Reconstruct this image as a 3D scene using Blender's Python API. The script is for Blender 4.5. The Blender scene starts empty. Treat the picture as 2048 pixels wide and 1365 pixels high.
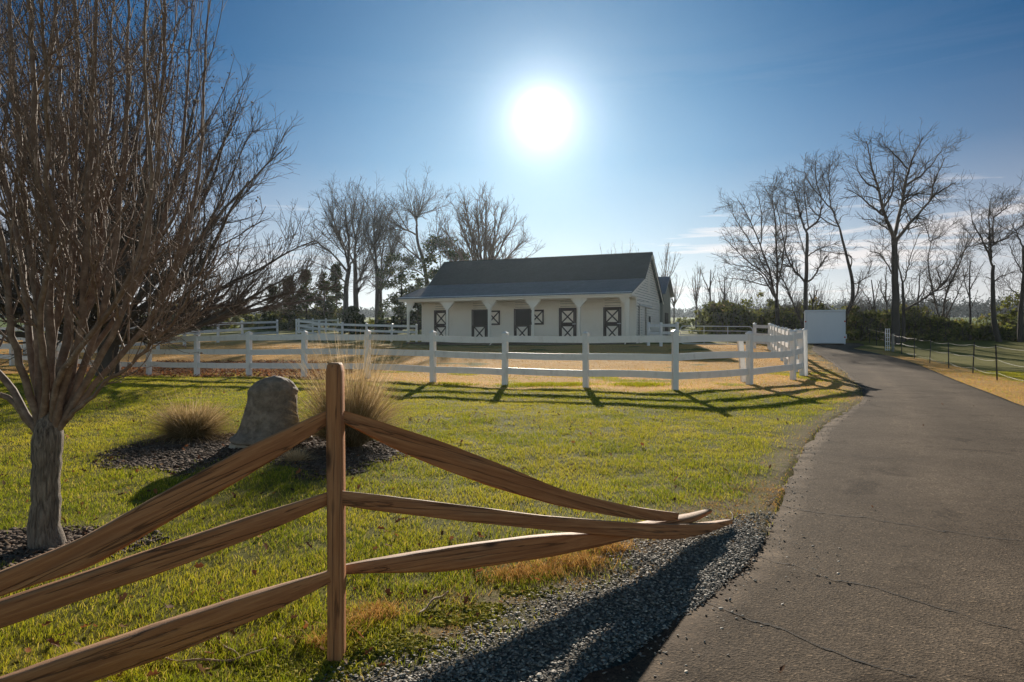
import bpy, math, random
import numpy as np
R = math.radians
rng = np.random.default_rng(7)
random.seed(7)
S = bpy.context.scene
COL = S.collection
EYE = 1.61
F = 1422.0
CX, CY = 1024.0, 682.5

# ------------------------------------------------------------------ coordinates
def P(px, py, d):
    return np.array([(px-CX)/F*d, d, EYE+(CY-py)/F*d])

# terrain: a gentle rise away from the camera
_ty = np.array([-30, 0, 3.65, 10, 20, 24, 30, 42, 51, 60, 70, 120, 200, 400, 700, 1200, 3000.])
_tz = np.array([-.3, -.02, 0, .12, .29, .38, .50, .98, 1.40, 1.75, 2.1, 4.0, 7.2, 15, 22, 28, 34.])
def _trend(y):
    a = np.interp(y, _ty, _tz)
    return (a + np.interp(y-1.2, _ty, _tz) + np.interp(y+1.2, _ty, _tz))/3
_cp = []
def _c(px, yb, d): 
    p = P(px, yb, d); _cp.append(p)
for a in [(1172,776.6,20.1),(1010,771,21.1),(866,765,22),(735,756,23.7),(608,755,24.2),(498,752,24.8),(394,752,26),(298,750,28.5),
          (1350,779,19.1),(1499,770.4,20.6),(1586,763,22.4),(1604,751,24.1),(1540,698,41.9),(1994,761,22.7),(1944,749,26),(1897,737,30),
          (1859,726,35),(1829,718,39),(1803,712,42),(672,1310,3.65),(1420,1078,5.85),(92,1095,5.4),(833,683,64),(1257,690,51.2),(814,690,58.2),
          (1650,690,50),(436,686,51),(555,670,69),(369,694,44)]:
    _c(*a)
_cp = np.array(_cp)
def _k(ax, ay, bx, by):
    l = 4.0 + 0.10*(ay+by)/2
    return np.exp(-((ax-bx)**2+(ay-by)**2)/(2*l*l))
_res = _cp[:,2]-_trend(_cp[:,1])
_K = _k(_cp[:,0][:,None], _cp[:,1][:,None], _cp[:,0][None], _cp[:,1][None])
_w = np.linalg.solve(_K+0.25*np.eye(len(_cp)), _res)
def ground(x, y):
    x = np.asarray(x, float); y = np.asarray(y, float)
    z = _trend(y)
    for (cx, cy, _), w in zip(_cp, _w):
        z = z + w*_k(x, np.clip(y, 0, 90), cx, cy)
    return z
def gsurf(x, y):
    x = np.asarray(x, float); y = np.asarray(y, float)
    return ground(x, y)+(vnoise(x,y,.35,11)-.5)*.025*(y < 40)+(vnoise(x,y,1.7,12)-.5)*.05*(y < 60)*np.clip((y-1)/4, 0, 1)
def gz(x, y): return float(ground(np.array([x]), np.array([y]))[0])
_ds = np.concatenate([np.arange(1.2, 30, .02), np.arange(30, 300, .2)])
def gp(px, py):
    k = (px-CX)/F; m = (CY-py)/F
    diff = EYE+m*_ds-ground(k*_ds, _ds)
    i = np.argmax(diff < 0) if (diff < 0).any() else len(_ds)-1
    d = _ds[i]
    return np.array([k*d, d])
def poly(pts): return np.array([gp(*p) for p in pts])

def polymask(X, Y, pl, soft):
    ins = np.zeros(X.shape, bool); dist = np.full(X.shape, 1e9)
    n = len(pl)
    for i in range(n):
        x1, y1 = pl[i]; x2, y2 = pl[(i+1) % n]
        c = ((y1 > Y) != (y2 > Y))
        with np.errstate(divide='ignore', invalid='ignore'):
            xi = (x2-x1)*(Y-y1)/(y2-y1+1e-12)+x1
        ins ^= c & (X < xi)
        dx, dy = x2-x1, y2-y1
        t = np.clip(((X-x1)*dx+(Y-y1)*dy)/(dx*dx+dy*dy+1e-12), 0, 1)
        dist = np.minimum(dist, np.hypot(X-x1-t*dx, Y-y1-t*dy))
    sd = np.where(ins, dist, -dist)
    return np.clip(sd/soft*.5+.5, 0, 1)
def polyline_dist(X, Y, pl):
    dist = np.full(X.shape, 1e9)
    for i in range(len(pl)-1):
        x1, y1 = pl[i]; x2, y2 = pl[i+1]
        dx, dy = x2-x1, y2-y1
        t = np.clip(((X-x1)*dx+(Y-y1)*dy)/(dx*dx+dy*dy+1e-12), 0, 1)
        dist = np.minimum(dist, np.hypot(X-x1-t*dx, Y-y1-t*dy))
    return dist
def vnoise(X, Y, sc, seed=0):
    """cheap smooth value noise 0..1"""
    r = np.random.default_rng(seed).random((64, 64))
    u = X/sc; v = Y/sc
    iu = np.floor(u).astype(int); iv = np.floor(v).astype(int)
    fu = u-iu; fv = v-iv
    fu = fu*fu*(3-2*fu); fv = fv*fv*(3-2*fv)
    g = lambda a, b: r[a % 64, b % 64]
    return (g(iu, iv)*(1-fu)+g(iu+1, iv)*fu)*(1-fv)+(g(iu, iv+1)*(1-fu)+g(iu+1, iv+1)*fu)*fv

# ------------------------------------------------------------------ materials
def new_mat(name):
    m = bpy.data.materials.new(name); m.use_nodes = True
    nt = m.node_tree; nt.nodes.clear()
    out = nt.nodes.new('ShaderNodeOutputMaterial')
    return m, nt, out
def N(nt, t, **kw):
    n = nt.nodes.new(t)
    for k, v in kw.items():
        if k.startswith('i_'):
            key = k[2:]
            n.inputs[int(key) if key.isdigit() else key.replace('_', ' ')].default_value = v
        else: setattr(n, k, v)
    return n
def L(nt, a, b): nt.links.new(a, b)
def rgba(c): return (c[0], c[1], c[2], 1)
def ramp(nt, fac, stops):
    r = N(nt, 'ShaderNodeValToRGB')
    e = r.color_ramp.elements
    e[0].position = stops[0][0]; e[0].color = rgba(stops[0][1])
    e[1].position = stops[-1][0]; e[1].color = rgba(stops[-1][1])
    for p, c in stops[1:-1]:
        q = e.new(p); q.color = rgba(c)
    L(nt, fac, r.inputs[0])
    return r.outputs[0]
def noise(nt, vec, scale, detail=4, rough=.6, dist=0):
    n = N(nt, 'ShaderNodeTexNoise'); n.inputs['Scale'].default_value = scale
    n.inputs['Detail'].default_value = detail; n.inputs['Roughness'].default_value = rough
    n.inputs['Distortion'].default_value = dist
    if vec is not None: L(nt, vec, n.inputs['Vector'])
    return n
def mapped(nt, scale=(1,1,1), coord='Object', loc=(0,0,0)):
    tc = N(nt, 'ShaderNodeTexCoord'); mp = N(nt, 'ShaderNodeMapping')
    mp.inputs['Scale'].default_value = scale; mp.inputs['Location'].default_value = loc
    L(nt, tc.outputs[coord], mp.inputs['Vector'])
    return mp.outputs[0]
def mixc(nt, fac, a, b, mode='MIX'):
    m = N(nt, 'ShaderNodeMix', data_type='RGBA', blend_type=mode)
    for s, v in ((m.inputs[0], fac), (m.inputs[6], a), (m.inputs[7], b)):
        if hasattr(v, 'default_value') or hasattr(v, 'is_linked'): L(nt, v, s)
        elif isinstance(v, (int, float)): s.default_value = v
        else: s.default_value = rgba(v)
    return m.outputs[2]
def mth(nt, op, a, b=None, clamp=False):
    m = N(nt, 'ShaderNodeMath', operation=op); m.use_clamp = clamp
    for i, v in enumerate((a, b)):
        if v is None: continue
        if isinstance(v, (int, float)): m.inputs[i].default_value = v
        else: L(nt, v, m.inputs[i])
    return m.outputs[0]
def bump(nt, h, strength, dist=.02):
    b = N(nt, 'ShaderNodeBump'); b.inputs['Strength'].default_value = strength
    b.inputs['Distance'].default_value = dist
    L(nt, h, b.inputs['Height'])
    return b.outputs[0]

def tex_mat(name, stops, scale=6, vec=(1,1,1), rough=.7, bmp=.3, bdist=.01, detail=6, dist=0, spec=.4, dirt=None, rand=0, metal=0, coord='Object'):
    m, nt, out = new_mat(name)
    v = mapped(nt, vec, coord)
    n = noise(nt, v, scale, detail, .65, dist)
    c = ramp(nt, n.outputs[0], stops)
    if dirt:
        v2 = mapped(nt, dirt.get('vec', (1,1,1)), coord)
        n2 = noise(nt, v2, dirt['scale'], 5, .6)
        f = N(nt, 'ShaderNodeMapRange'); L(nt, n2.outputs[0], f.inputs[0])
        f.inputs[1].default_value = dirt['lo']; f.inputs[2].default_value = dirt['hi']
        f.inputs[4].default_value = dirt['amt']
        c = mixc(nt, f.outputs[0], c, dirt['col'])
    if rand:
        oi = N(nt, 'ShaderNodeObjectInfo')
        h = N(nt, 'ShaderNodeHueSaturation')
        L(nt, c, h.inputs['Color'])
        mr = N(nt, 'ShaderNodeMapRange'); L(nt, oi.outputs['Random'], mr.inputs[0])
        mr.inputs[3].default_value = 1-rand; mr.inputs[4].default_value = 1+rand
        L(nt, mr.outputs[0], h.inputs['Value'])
        c = h.outputs[0]
    b = N(nt, 'ShaderNodeBsdfPrincipled')
    L(nt, c, b.inputs['Base Color']); b.inputs['Roughness'].default_value = rough
    b.inputs['Specular IOR Level'].default_value = spec; b.inputs['Metallic'].default_value = metal
    if bmp: L(nt, bump(nt, n.outputs[0], bmp, bdist), b.inputs['Normal'])
    L(nt, b.outputs[0], out.inputs[0])
    return m

def leaf_mat(name, stops, trans=.45, rough=.6, attr='tint'):
    """thin plant matter: colour from a per-blade tint, light comes through it"""
    m, nt, out = new_mat(name)
    a = N(nt, 'ShaderNodeAttribute', attribute_name=attr)
    c = ramp(nt, a.outputs['Fac'], stops)
    d = N(nt, 'ShaderNodeBsdfDiffuse'); L(nt, c, d.inputs[0])
    t = N(nt, 'ShaderNodeBsdfTranslucent'); L(nt, c, t.inputs[0])
    mx = N(nt, 'ShaderNodeMixShader'); mx.inputs[0].default_value = trans
    L(nt, d.outputs[0], mx.inputs[1]); L(nt, t.outputs[0], mx.inputs[2])
    g = N(nt, 'ShaderNodeBsdfGlossy'); g.inputs['Roughness'].default_value = rough
    g.inputs[0].default_value = (.8,.8,.7,1)
    m2 = N(nt, 'ShaderNodeMixShader'); m2.inputs[0].default_value = .02
    L(nt, mx.outputs[0], m2.inputs[1]); L(nt, g.outputs[0], m2.inputs[2])
    L(nt, m2.outputs[0], out.inputs[0])
    return m

M = {}
M['white'] = tex_mat('white_paint', [(0,(.68,.68,.68)),(1,(.86,.86,.85))], 3, (1,1,1), .45, .08, dirt=dict(scale=5, vec=(1,1,.5), lo=.55, hi=.8, amt=.45, col=(.33,.31,.27)), rand=.05)
M['white_clean'] = tex_mat('white_siding_paint', [(0,(.88,.82,.715)),(1,(.93,.88,.79))], 2, (1,1,1), .5, .05, dirt=dict(scale=1.6, vec=(1,1,.3), lo=.6, hi=.85, amt=.25, col=(.45,.42,.36)))
M['brown_trim'] = tex_mat('dark_brown_trim', [(0,(.022,.013,.011)),(1,(.055,.034,.028))], 8, (1,1,1), .6, .1)
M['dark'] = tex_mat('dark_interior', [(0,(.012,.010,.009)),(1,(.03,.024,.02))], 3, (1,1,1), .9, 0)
M['shingle'] = None
M['bark_pear'] = tex_mat('grey_brown_bark', [(.3,(.045,.033,.025)),(.46,(.21,.165,.128)),(.7,(.46,.38,.30))], 10, (5.0,5.0,.8), .85, 1.0, .05, 9, .8, dirt=dict(scale=3, lo=.55, hi=.75, amt=.35, col=(.10,.11,.07)))
M['twig_pear'] = tex_mat('red_brown_twig_bark', [(.2,(.09,.058,.042)),(.5,(.20,.138,.10)),(.8,(.38,.295,.225))], 14, (1,1,1), .7, .5, .006, spec=.3)
M['bark_far'] = tex_mat('dark_tree_bark', [(0,(.035,.028,.022)),(1,(.11,.09,.075))], 2, (1,1,.3), .9, .5, .03)
M['twig_far'] = tex_mat('grey_brown_twigs', [(0,(.06,.046,.037)),(1,(.14,.108,.085))], 1, (1,1,1), .8, 0)
M['twig_warm'] = tex_mat('warm_brown_twigs', [(0,(.085,.055,.036)),(1,(.19,.13,.085))], 1, (1,1,1), .8, 0)
M['concrete'] = tex_mat('concrete', [(0,(.26,.25,.23)),(1,(.4,.39,.36))], 6, (1,1,1), .85, .3)
M['earth'] = tex_mat('packed_earth', [(0,(.07,.055,.04)),(1,(.15,.12,.085))], 6, rough=.95, bmp=.3)
M['wire'] = tex_mat('pale_wire', [(0,(.06,.055,.045)),(1,(.12,.105,.085))], 8, rough=.5, bmp=0)
M['tpost'] = tex_mat('dark_metal_post', [(0,(.02,.02,.018)),(1,(.06,.05,.04))], 8, rough=.6, bmp=.1)
M['greywood'] = tex_mat('weathered_grey_post', [(0,(.15,.14,.12)),(1,(.36,.34,.31))], 7, (2,2,.4), .85, .5)
M['galv'] = tex_mat('painted_tube', [(0,(.55,.56,.57)),(1,(.72,.73,.74))], 4, rough=.4, bmp=0)
M['red'] = tex_mat('red_lens', [(0,(.35,.02,.02)),(1,(.55,.03,.02))], 4, rough=.25, bmp=0)
M['boxpaint'] = tex_mat('white_box_paint', [(0,(.56,.61,.68)),(1,(.66,.71,.78))], 1.2, (1,1,.4), .35, .02)
M['rubber'] = tex_mat('black_rubber', [(0,(.015,.015,.015)),(1,(.04,.04,.04))], 9, rough=.8, bmp=.1)
M['shedwall'] = tex_mat('grey_green_metal_wall', [(0,(.16,.17,.14)),(1,(.25,.26,.22))], 1.5, (1,1,.2), .6, .05)
M['darkfence'] = tex_mat('dark_brown_board', [(0,(.018,.014,.012)),(1,(.05,.04,.034))], 5, (1,1,1), .8, .2)
M['stone'] = tex_mat('bell_stone', [(.25,(.10,.075,.053)),(.5,(.27,.21,.152)),(.75,(.47,.38,.29))], 9, (1,1,1), .75, 1.0, .06, 9, .3, dirt=dict(scale=2.2, lo=.45, hi=.75, amt=.55, col=(.13,.10,.075)))
M['limestone'] = tex_mat('pale_limestone', [(0,(.30,.27,.22)),(1,(.58,.54,.46))], 9, (1,1,1), .85, .6, .02)

def wood_mat():
    m, nt, out = new_mat('weathered_split_cedar')
    v = mapped(nt, (1.1, 26, 26))
    n = noise(nt, v, 1.6, 8, .7, .35)
    c = ramp(nt, n.outputs[0], [(.2,(.20,.072,.028)),(.45,(.39,.155,.058)),(.6,(.51,.225,.088)),(.8,(.62,.325,.145))])
    v2 = mapped(nt, (.8, 5, 5))
    n2 = noise(nt, v2, 1.7, 5, .6)
    f = N(nt, 'ShaderNodeMapRange'); L(nt, n2.outputs[0], f.inputs[0])
    f.inputs[1].default_value = .5; f.inputs[2].default_value = .75; f.inputs[4].default_value = .35
    grey = ramp(nt, n.outputs[0], [(.25,(.12,.08,.05)),(.7,(.42,.305,.185))])
    ge = N(nt, 'ShaderNodeNewGeometry'); sz = N(nt, 'ShaderNodeSeparateXYZ'); L(nt, ge.outputs['Normal'], sz.inputs[0])
    wz = N(nt, 'ShaderNodeMapRange'); L(nt, sz.outputs[2], wz.inputs[0]); wz.inputs[1].default_value = .35; wz.inputs[2].default_value = .8; wz.inputs[4].default_value = .55
    c = mixc(nt, mth(nt, 'MAXIMUM', f.outputs[0], wz.outputs[0]), c, grey)
    # checks: long thin dark splits
    v3 = mapped(nt, (.42, 15, 15), loc=(3,1,2))
    n3 = noise(nt, v3, 1.2, 3, .5, .2)
    ck = mth(nt, 'ABSOLUTE', mth(nt, 'SUBTRACT', n3.outputs[0], .5))
    fk = N(nt, 'ShaderNodeMapRange'); L(nt, ck, fk.inputs[0])
    fk.inputs[1].default_value = .004; fk.inputs[2].default_value = .016; fk.inputs[3].default_value = .6; fk.inputs[4].default_value = 0
    c = mixc(nt, fk.outputs[0], c, (.012,.008,.006))
    # knots
    v4 = mapped(nt, (2.2, 7, 7), loc=(1,5,2))
    vo = N(nt, 'ShaderNodeTexVoronoi'); vo.inputs['Scale'].default_value = 1.0; L(nt, v4, vo.inputs['Vector'])
    kn = N(nt, 'ShaderNodeMapRange'); L(nt, vo.outputs['Distance'], kn.inputs[0])
    kn.inputs[1].default_value = .06; kn.inputs[2].default_value = .16; kn.inputs[3].default_value = .8; kn.inputs[4].default_value = 0
    c = mixc(nt, kn.outputs[0], c, (.03,.015,.01))
    b = N(nt, 'ShaderNodeBsdfPrincipled'); L(nt, c, b.inputs['Base Color'])
    b.inputs['Roughness'].default_value = .72; b.inputs['Specular IOR Level'].default_value = .3
    hh = mth(nt, 'SUBTRACT', n.outputs[0], fk.outputs[0])
    L(nt, bump(nt, hh, .7, .008), b.inputs['Normal'])
    L(nt, b.outputs[0], out.inputs[0])
    return m
M['wood'] = wood_mat()

def shingle_mat(name, c1, c2):
    m, nt, out = new_mat(name)
    v = mapped(nt, (1,1,1))
    br = N(nt, 'ShaderNodeTexBrick'); L(nt, v, br.inputs['Vector'])
    br.inputs['Scale'].default_value = 3.0; br.inputs['Mortar Size'].default_value = .02
    br.inputs['Color1'].default_value = rgba(c1); br.inputs['Color2'].default_value = rgba(c2); br.inputs['Mortar'].default_value = rgba([q*.4 for q in c1])
    n = noise(nt, v, 1.3, 6)
    c = mixc(nt, .5, br.outputs[0], ramp(nt, n.outputs[0], [(.3,c1),(.7,c2)]))
    b = N(nt, 'ShaderNodeBsdfPrincipled'); L(nt, c, b.inputs['Base Color']); b.inputs['Roughness'].default_value = .85
    L(nt, bump(nt, br.outputs[1], .4, .01), b.inputs['Normal'])
    L(nt, b.outputs[0], out.inputs[0])
    return m
M['shingle'] = shingle_mat('dark_asphalt_shingle', (.018,.032,.030), (.043,.062,.058))
M['shingle_porch'] = shingle_mat('grey_porch_shingle', (.11,.13,.138), (.20,.225,.235))
def metalroof():
    m, nt, out = new_mat('seamed_metal_roof')
    v = mapped(nt)
    n = noise(nt, v, 3, 4)
    c = ramp(nt, n.outputs[0], [(0,(.16,.17,.18)),(1,(.28,.29,.30))])
    b = N(nt, 'ShaderNodeBsdfPrincipled'); L(nt, c, b.inputs['Base Color']); b.inputs['Roughness'].default_value = .35; b.inputs['Metallic'].default_value = .6
    L(nt, b.outputs[0], out.inputs[0]); return m
M['metalroof'] = metalroof()

M['grass'] = leaf_mat('lawn_blades', [(0,(.09,.115,.008)),(.35,(.25,.295,.014)),(.62,(.47,.43,.025)),(.82,(.56,.46,.055)),(1,(.64,.47,.16))], .52)
M['straw'] = leaf_mat('dormant_blades', [(0,(.36,.18,.05)),(.5,(.66,.37,.10)),(1,(.80,.53,.19))], .45)
M['orn'] = leaf_mat('ornamental_blades', [(0,(.10,.095,.03)),(.35,(.30,.21,.085)),(.7,(.52,.36,.18)),(1,(.70,.53,.31))], .5)
M['leafdry'] = leaf_mat('dry_leaves', [(0,(.06,.03,.02)),(.5,(.20,.085,.04)),(.85,(.36,.13,.045)),(1,(.45,.28,.14))], .4)
M['evergreen'] = leaf_mat('evergreen_sprays', [(0,(.025,.036,.014)),(.6,(.07,.092,.033)),(1,(.19,.16,.06))], .45)
M['brush'] = leaf_mat('brush_leaves', [(0,(.07,.085,.022)),(.5,(.18,.195,.045)),(.8,(.28,.285,.065)),(1,(.38,.27,.115))], .55)
M['shrub'] = leaf_mat('shrub_leaves', [(0,(.018,.03,.008)),(.6,(.05,.075,.018)),(1,(.10,.11,.03))], .35)
M['farwood'] = leaf_mat('far_wood_leaves', [(0,(.03,.035,.026)),(1,(.075,.075,.055))], .15)
M['stones'] = None

# ------------------------------------------------------------------ mesh helpers
def link(name, verts, faces, mat, parent=None, loc=None, smooth=False, attrs=None, rot=None):
    """verts (n,3) array; faces: array (m,k) or list of arrays; world coords minus loc"""
    me = bpy.data.meshes.new(name)
    v = np.asarray(verts, np.float32)
    if loc is not None: v = v-np.asarray(loc, np.float32)
    fl = faces if isinstance(faces, list) and len(faces) and isinstance(faces[0], np.ndarray) and faces[0].ndim == 2 else [np.asarray(faces)]
    loops = np.concatenate([f.ravel() for f in fl]).astype(np.int32)
    tot = np.concatenate([np.full(len(f), f.shape[1], np.int32) for f in fl])
    st = np.concatenate([[0], np.cumsum(tot)[:-1]]).astype(np.int32)
    me.vertices.add(len(v)); me.vertices.foreach_set('co', v.ravel())
    me.loops.add(len(loops)); me.loops.foreach_set('vertex_index', loops)
    me.polygons.add(len(tot)); me.polygons.foreach_set('loop_start', st)
    if smooth: me.polygons.foreach_set('use_smooth', np.ones(len(tot), bool))
    for k, a in (attrs or {}).items():
        a = np.asarray(a, np.float32)
        if a.ndim == 1:
            at = me.attributes.new(k, 'FLOAT', 'POINT'); at.data.foreach_set('value', a)
        else:
            at = me.attributes.new(k, 'FLOAT_COLOR', 'POINT'); at.data.foreach_set('color', a.ravel())
    me.update(calc_edges=True); me.validate()
    me.materials.append(mat)
    o = bpy.data.objects.new(name, me); COL.objects.link(o)
    if parent is not None: o.parent = parent
    elif loc is not None: o.location = loc
    return o
class MB:
    def __init__(s): s.v = []; s.f = {}; s.n = 0
    def add(s, v, f):
        v = np.asarray(v, float); 
        for q in f: s.f.setdefault(len(q), []).append([i+s.n for i in q])
        s.v.append(v); s.n += len(v)
    def box(s, lo, hi):
        (a,b,c), (d,e,g) = lo, hi
        s.add([(a,b,c),(d,b,c),(d,e,c),(a,e,c),(a,b,g),(d,b,g),(d,e,g),(a,e,g)],
              [(0,3,2,1),(4,5,6,7),(0,1,5,4),(1,2,6,5),(2,3,7,6),(3,0,4,7)])
    def hexa(s, p):   # 8 points like box order
        s.add(p, [(0,3,2,1),(4,5,6,7),(0,1,5,4),(1,2,6,5),(2,3,7,6),(3,0,4,7)])
    def bar(s, a, b, w, h, up=(0,0,1)):
        a = np.array(a, float); b = np.array(b, float); t = b-a; t /= np.linalg.norm(t)
        u = np.array(up, float); sd = np.cross(t, u); sd /= np.linalg.norm(sd)+1e-9; u = np.cross(sd, t)
        p = [a+sd*x*w/2+u*y*h/2 for x, y in ((-1,-1),(1,-1),(1,1),(-1,1))]+[b+sd*x*w/2+u*y*h/2 for x, y in ((-1,-1),(1,-1),(1,1),(-1,1))]
        s.add(p, [(0,1,2,3),(7,6,5,4),(0,4,5,1),(1,5,6,2),(2,6,7,3),(3,7,4,0)])
    def tube(s, pts, r, n=8):
        pts = np.array(pts, float); r = np.broadcast_to(np.asarray(r, float), (len(pts),))
        v, f = tubes(pts[None], np.array(r)[None], n, cap=True)
        s.add(v, f.tolist())
        k = len(pts)
        s.n -= 0
    def prism(s, outline, axis_vec):
        """outline: list of 3-D points (planar), extruded by axis_vec"""
        o = np.array(outline, float); n = len(o); q = o+np.array(axis_vec, float)
        f = [tuple(range(n))[::-1], tuple(range(n, 2*n))]+[(i, (i+1) % n, n+(i+1) % n, n+i) for i in range(n)]
        s.add(np.concatenate([o, q]), f)
    def build(s, name, mat, parent=None, loc=None, smooth=False, bevel=0):
        me = bpy.data.meshes.new(name)
        v = np.concatenate(s.v)
        if loc is not None: v = v-np.asarray(loc)
        fs = [f for k in s.f for f in s.f[k]]
        me.from_pydata(v.tolist(), [], fs); me.update()
        if smooth: me.polygons.foreach_set('use_smooth', np.ones(len(me.polygons), bool))
        me.materials.append(mat)
        o = bpy.data.objects.new(name, me); COL.objects.link(o)
        if parent is not None: o.parent = parent
        elif loc is not None: o.location = loc
        if bevel:
            b = o.modifiers.new('edge', 'BEVEL'); b.width = bevel; b.segments = 2; b.limit_method = 'ANGLE'
        return o
def tubes(pts, rad, sides, cap=False):
    B, n, _ = pts.shape
    t = np.empty_like(pts); t[:,1:-1] = pts[:,2:]-pts[:,:-2]; t[:,0] = pts[:,1]-pts[:,0]; t[:,-1] = pts[:,-1]-pts[:,-2]
    t /= np.linalg.norm(t, axis=2, keepdims=True)+1e-9
    m = t.mean(1); ref = np.where(np.abs(m[:,2:3]) > .8, np.array([[1.,0,0]]), np.array([[0,0,1.]]))
    u = np.cross(t, ref[:,None,:]); u /= np.linalg.norm(u, axis=2, keepdims=True)+1e-9
    w = np.cross(t, u)
    a = np.arange(sides)*2*math.pi/sides
    v = pts[:,:,None,:]+rad[:,:,None,None]*(u[:,:,None,:]*np.cos(a)[None,None,:,None]+w[:,:,None,:]*np.sin(a)[None,None,:,None])
    idx = np.arange(B*n*sides).reshape(B, n, sides)
    i0 = idx[:,:-1,:]; i1 = idx[:,1:,:]
    f = np.stack([i0, np.roll(i0,-1,2), np.roll(i1,-1,2), i1], -1).reshape(-1, 4)
    return v.reshape(-1,3), f
def tag(o, label=None, cat=None, group=None, kind=None):
    if label: o['label'] = label
    if cat: o['category'] = cat
    if group: o['group'] = group
    if kind: o['kind'] = kind
    return o
def thing(name, loc, label, cat, group=None, rz=0):
    o = bpy.data.objects.new(name, None); COL.objects.link(o)
    o.location = loc; o.rotation_euler = (0,0,rz); o.empty_display_size = .2
    return tag(o, label, cat, group)

# ------------------------------------------------------------------ world, sun, camera
SUN = np.array([61., 1422., 447.5]); SUN /= np.linalg.norm(SUN)
EL = math.asin(SUN[2]); AZ = math.atan2(SUN[0], SUN[1])
def world():
    w = bpy.data.worlds.new('World'); S.world = w; w.use_nodes = True
    nt = w.node_tree; nt.nodes.clear()
    out = N(nt, 'ShaderNodeOutputWorld'); bg = N(nt, 'ShaderNodeBackground')
    sky = N(nt, 'ShaderNodeTexSky', sky_type='NISHITA'); sky.sun_disc = False
    sky.sun_elevation = EL; sky.sun_rotation = AZ; sky.altitude = 200
    sky.air_density = 1.0; sky.dust_density = .1; sky.ozone_density = 3.0
    tc = N(nt, 'ShaderNodeTexCoord')
    d = N(nt, 'ShaderNodeVectorMath', operation='DOT_PRODUCT'); L(nt, tc.outputs['Generated'], d.inputs[0]); d.inputs[1].default_value = tuple(SUN)
    ang = mth(nt, 'ARCCOSINE', mth(nt, 'MINIMUM', d.outputs['Value'], .999999))
    # thin high cloud, drawn out sideways, low over the horizon
    sx = N(nt, 'ShaderNodeSeparateXYZ'); L(nt, tc.outputs['Generated'], sx.inputs[0])
    mp = N(nt, 'ShaderNodeMapping'); L(nt, tc.outputs['Generated'], mp.inputs[0]); mp.inputs['Scale'].default_value = (1.6, 1.6, 17); mp.inputs['Rotation'].default_value = (0, R(-2.5), 0)
    n1 = noise(nt, mp.outputs[0], 1.5, 8, .62, .5)
    cl = N(nt, 'ShaderNodeMapRange'); L(nt, n1.outputs[0], cl.inputs[0]); cl.interpolation_type = 'SMOOTHSTEP'; cl.inputs[1].default_value = .44; cl.inputs[2].default_value = .60
    elv = ramp(nt, sx.outputs[2], [(0,(1,1,1)),(.13,(1,1,1)),(.185,(.6,.6,.6)),(.215,(.10,.10,.10)),(.30,(.05,.05,.05)),(.4,(0,0,0))])
    side = ramp(nt, mth(nt, 'ADD', mth(nt, 'MULTIPLY', sx.outputs[0], .9), .5), [(.30,(.75,.75,.75)),(.62,(.85,.85,.85)),(.80,(1,1,1))])
    cf = mth(nt, 'MULTIPLY', mth(nt, 'MULTIPLY', cl.outputs[0], elv), side, True)
    low = ramp(nt, sx.outputs[2], [(0,(1,1,1)),(.06,(.95,.95,.95)),(.10,(.72,.72,.72)),(.16,(.40,.40,.40)),(.24,(.12,.12,.12)),(.34,(0,0,0))])
    cf = mth(nt, 'MAXIMUM', cf, mth(nt, 'MULTIPLY', low, .85))
    skc = mixc(nt, 1, sky.outputs[0], (.225,.63,.77), 'MULTIPLY')
    # gain by angle from sun: darker ahead, warm fill added overhead and behind camera
    sky_gain = ramp(nt, mth(nt, 'DIVIDE', ang, math.pi), [(0,(1,1,1)),(.07,(.90,.93,.97)),(.13,(.58,.70,.80)),(.22,(.25,.44,.57)),(.30,(.45,.56,.66)),(.42,(1.4,1.15,1.0)),(.62,(2.8,1.42,1.1)),(1,(4.5,1.95,1.32))])
    skc = mixc(nt, 1, skc, sky_gain, 'MULTIPLY')
    skc = mixc(nt, mth(nt, 'MULTIPLY', cf, .85), skc, (10.6,9.6,9.1))
    # circumsolar aureole
    core = mth(nt, 'EXPONENT', mth(nt, 'MULTIPLY', mth(nt, 'POWER', mth(nt, 'DIVIDE', ang, .017), 2.0), -1))
    h1 = mth(nt, 'EXPONENT', mth(nt, 'DIVIDE', ang, -.032))
    h2 = mth(nt, 'EXPONENT', mth(nt, 'DIVIDE', ang, -.12))
    tot = mth(nt, 'ADD', mth(nt, 'ADD', mth(nt, 'MULTIPLY', core, 70), mth(nt, 'MULTIPLY', h1, 19)), mth(nt, 'MULTIPLY', h2, 2.6))
    glow = mixc(nt, 1, (1,.985,.96), (1,1,1), 'MULTIPLY')
    gs = N(nt, 'ShaderNodeVectorMath', operation='SCALE'); L(nt, glow, gs.inputs[0]); L(nt, tot, gs.inputs['Scale'])
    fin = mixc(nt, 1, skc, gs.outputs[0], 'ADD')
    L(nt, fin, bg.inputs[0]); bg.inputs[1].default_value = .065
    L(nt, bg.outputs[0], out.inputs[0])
    w.cycles.sampling_method = 'MANUAL'; w.cycles.sample_map_resolution = 2048
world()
sd = bpy.data.lights.new('sun', 'SUN'); sd.energy = 4.9; sd.angle = R(.5); sd.color = (1,.90,.76)
so = bpy.data.objects.new('sun', sd); COL.objects.link(so)
from mathutils import Vector
so.rotation_euler = Vector(tuple(SUN)).to_track_quat('Z', 'Y').to_euler(); so.location = (0,0,60)
cam = bpy.data.cameras.new('camera'); cam.lens = 25.0; cam.sensor_width = 36; cam.clip_end = 6000; cam.clip_start = .05
co = bpy.data.objects.new('camera', cam); COL.objects.link(co); co.location = (0,0,EYE); co.rotation_euler = (R(90),0,0)
S.camera = co
S.view_settings.view_transform = 'Standard'; S.view_settings.look = 'None'; S.view_settings.gamma = 1; S.view_settings.exposure = .5
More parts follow.
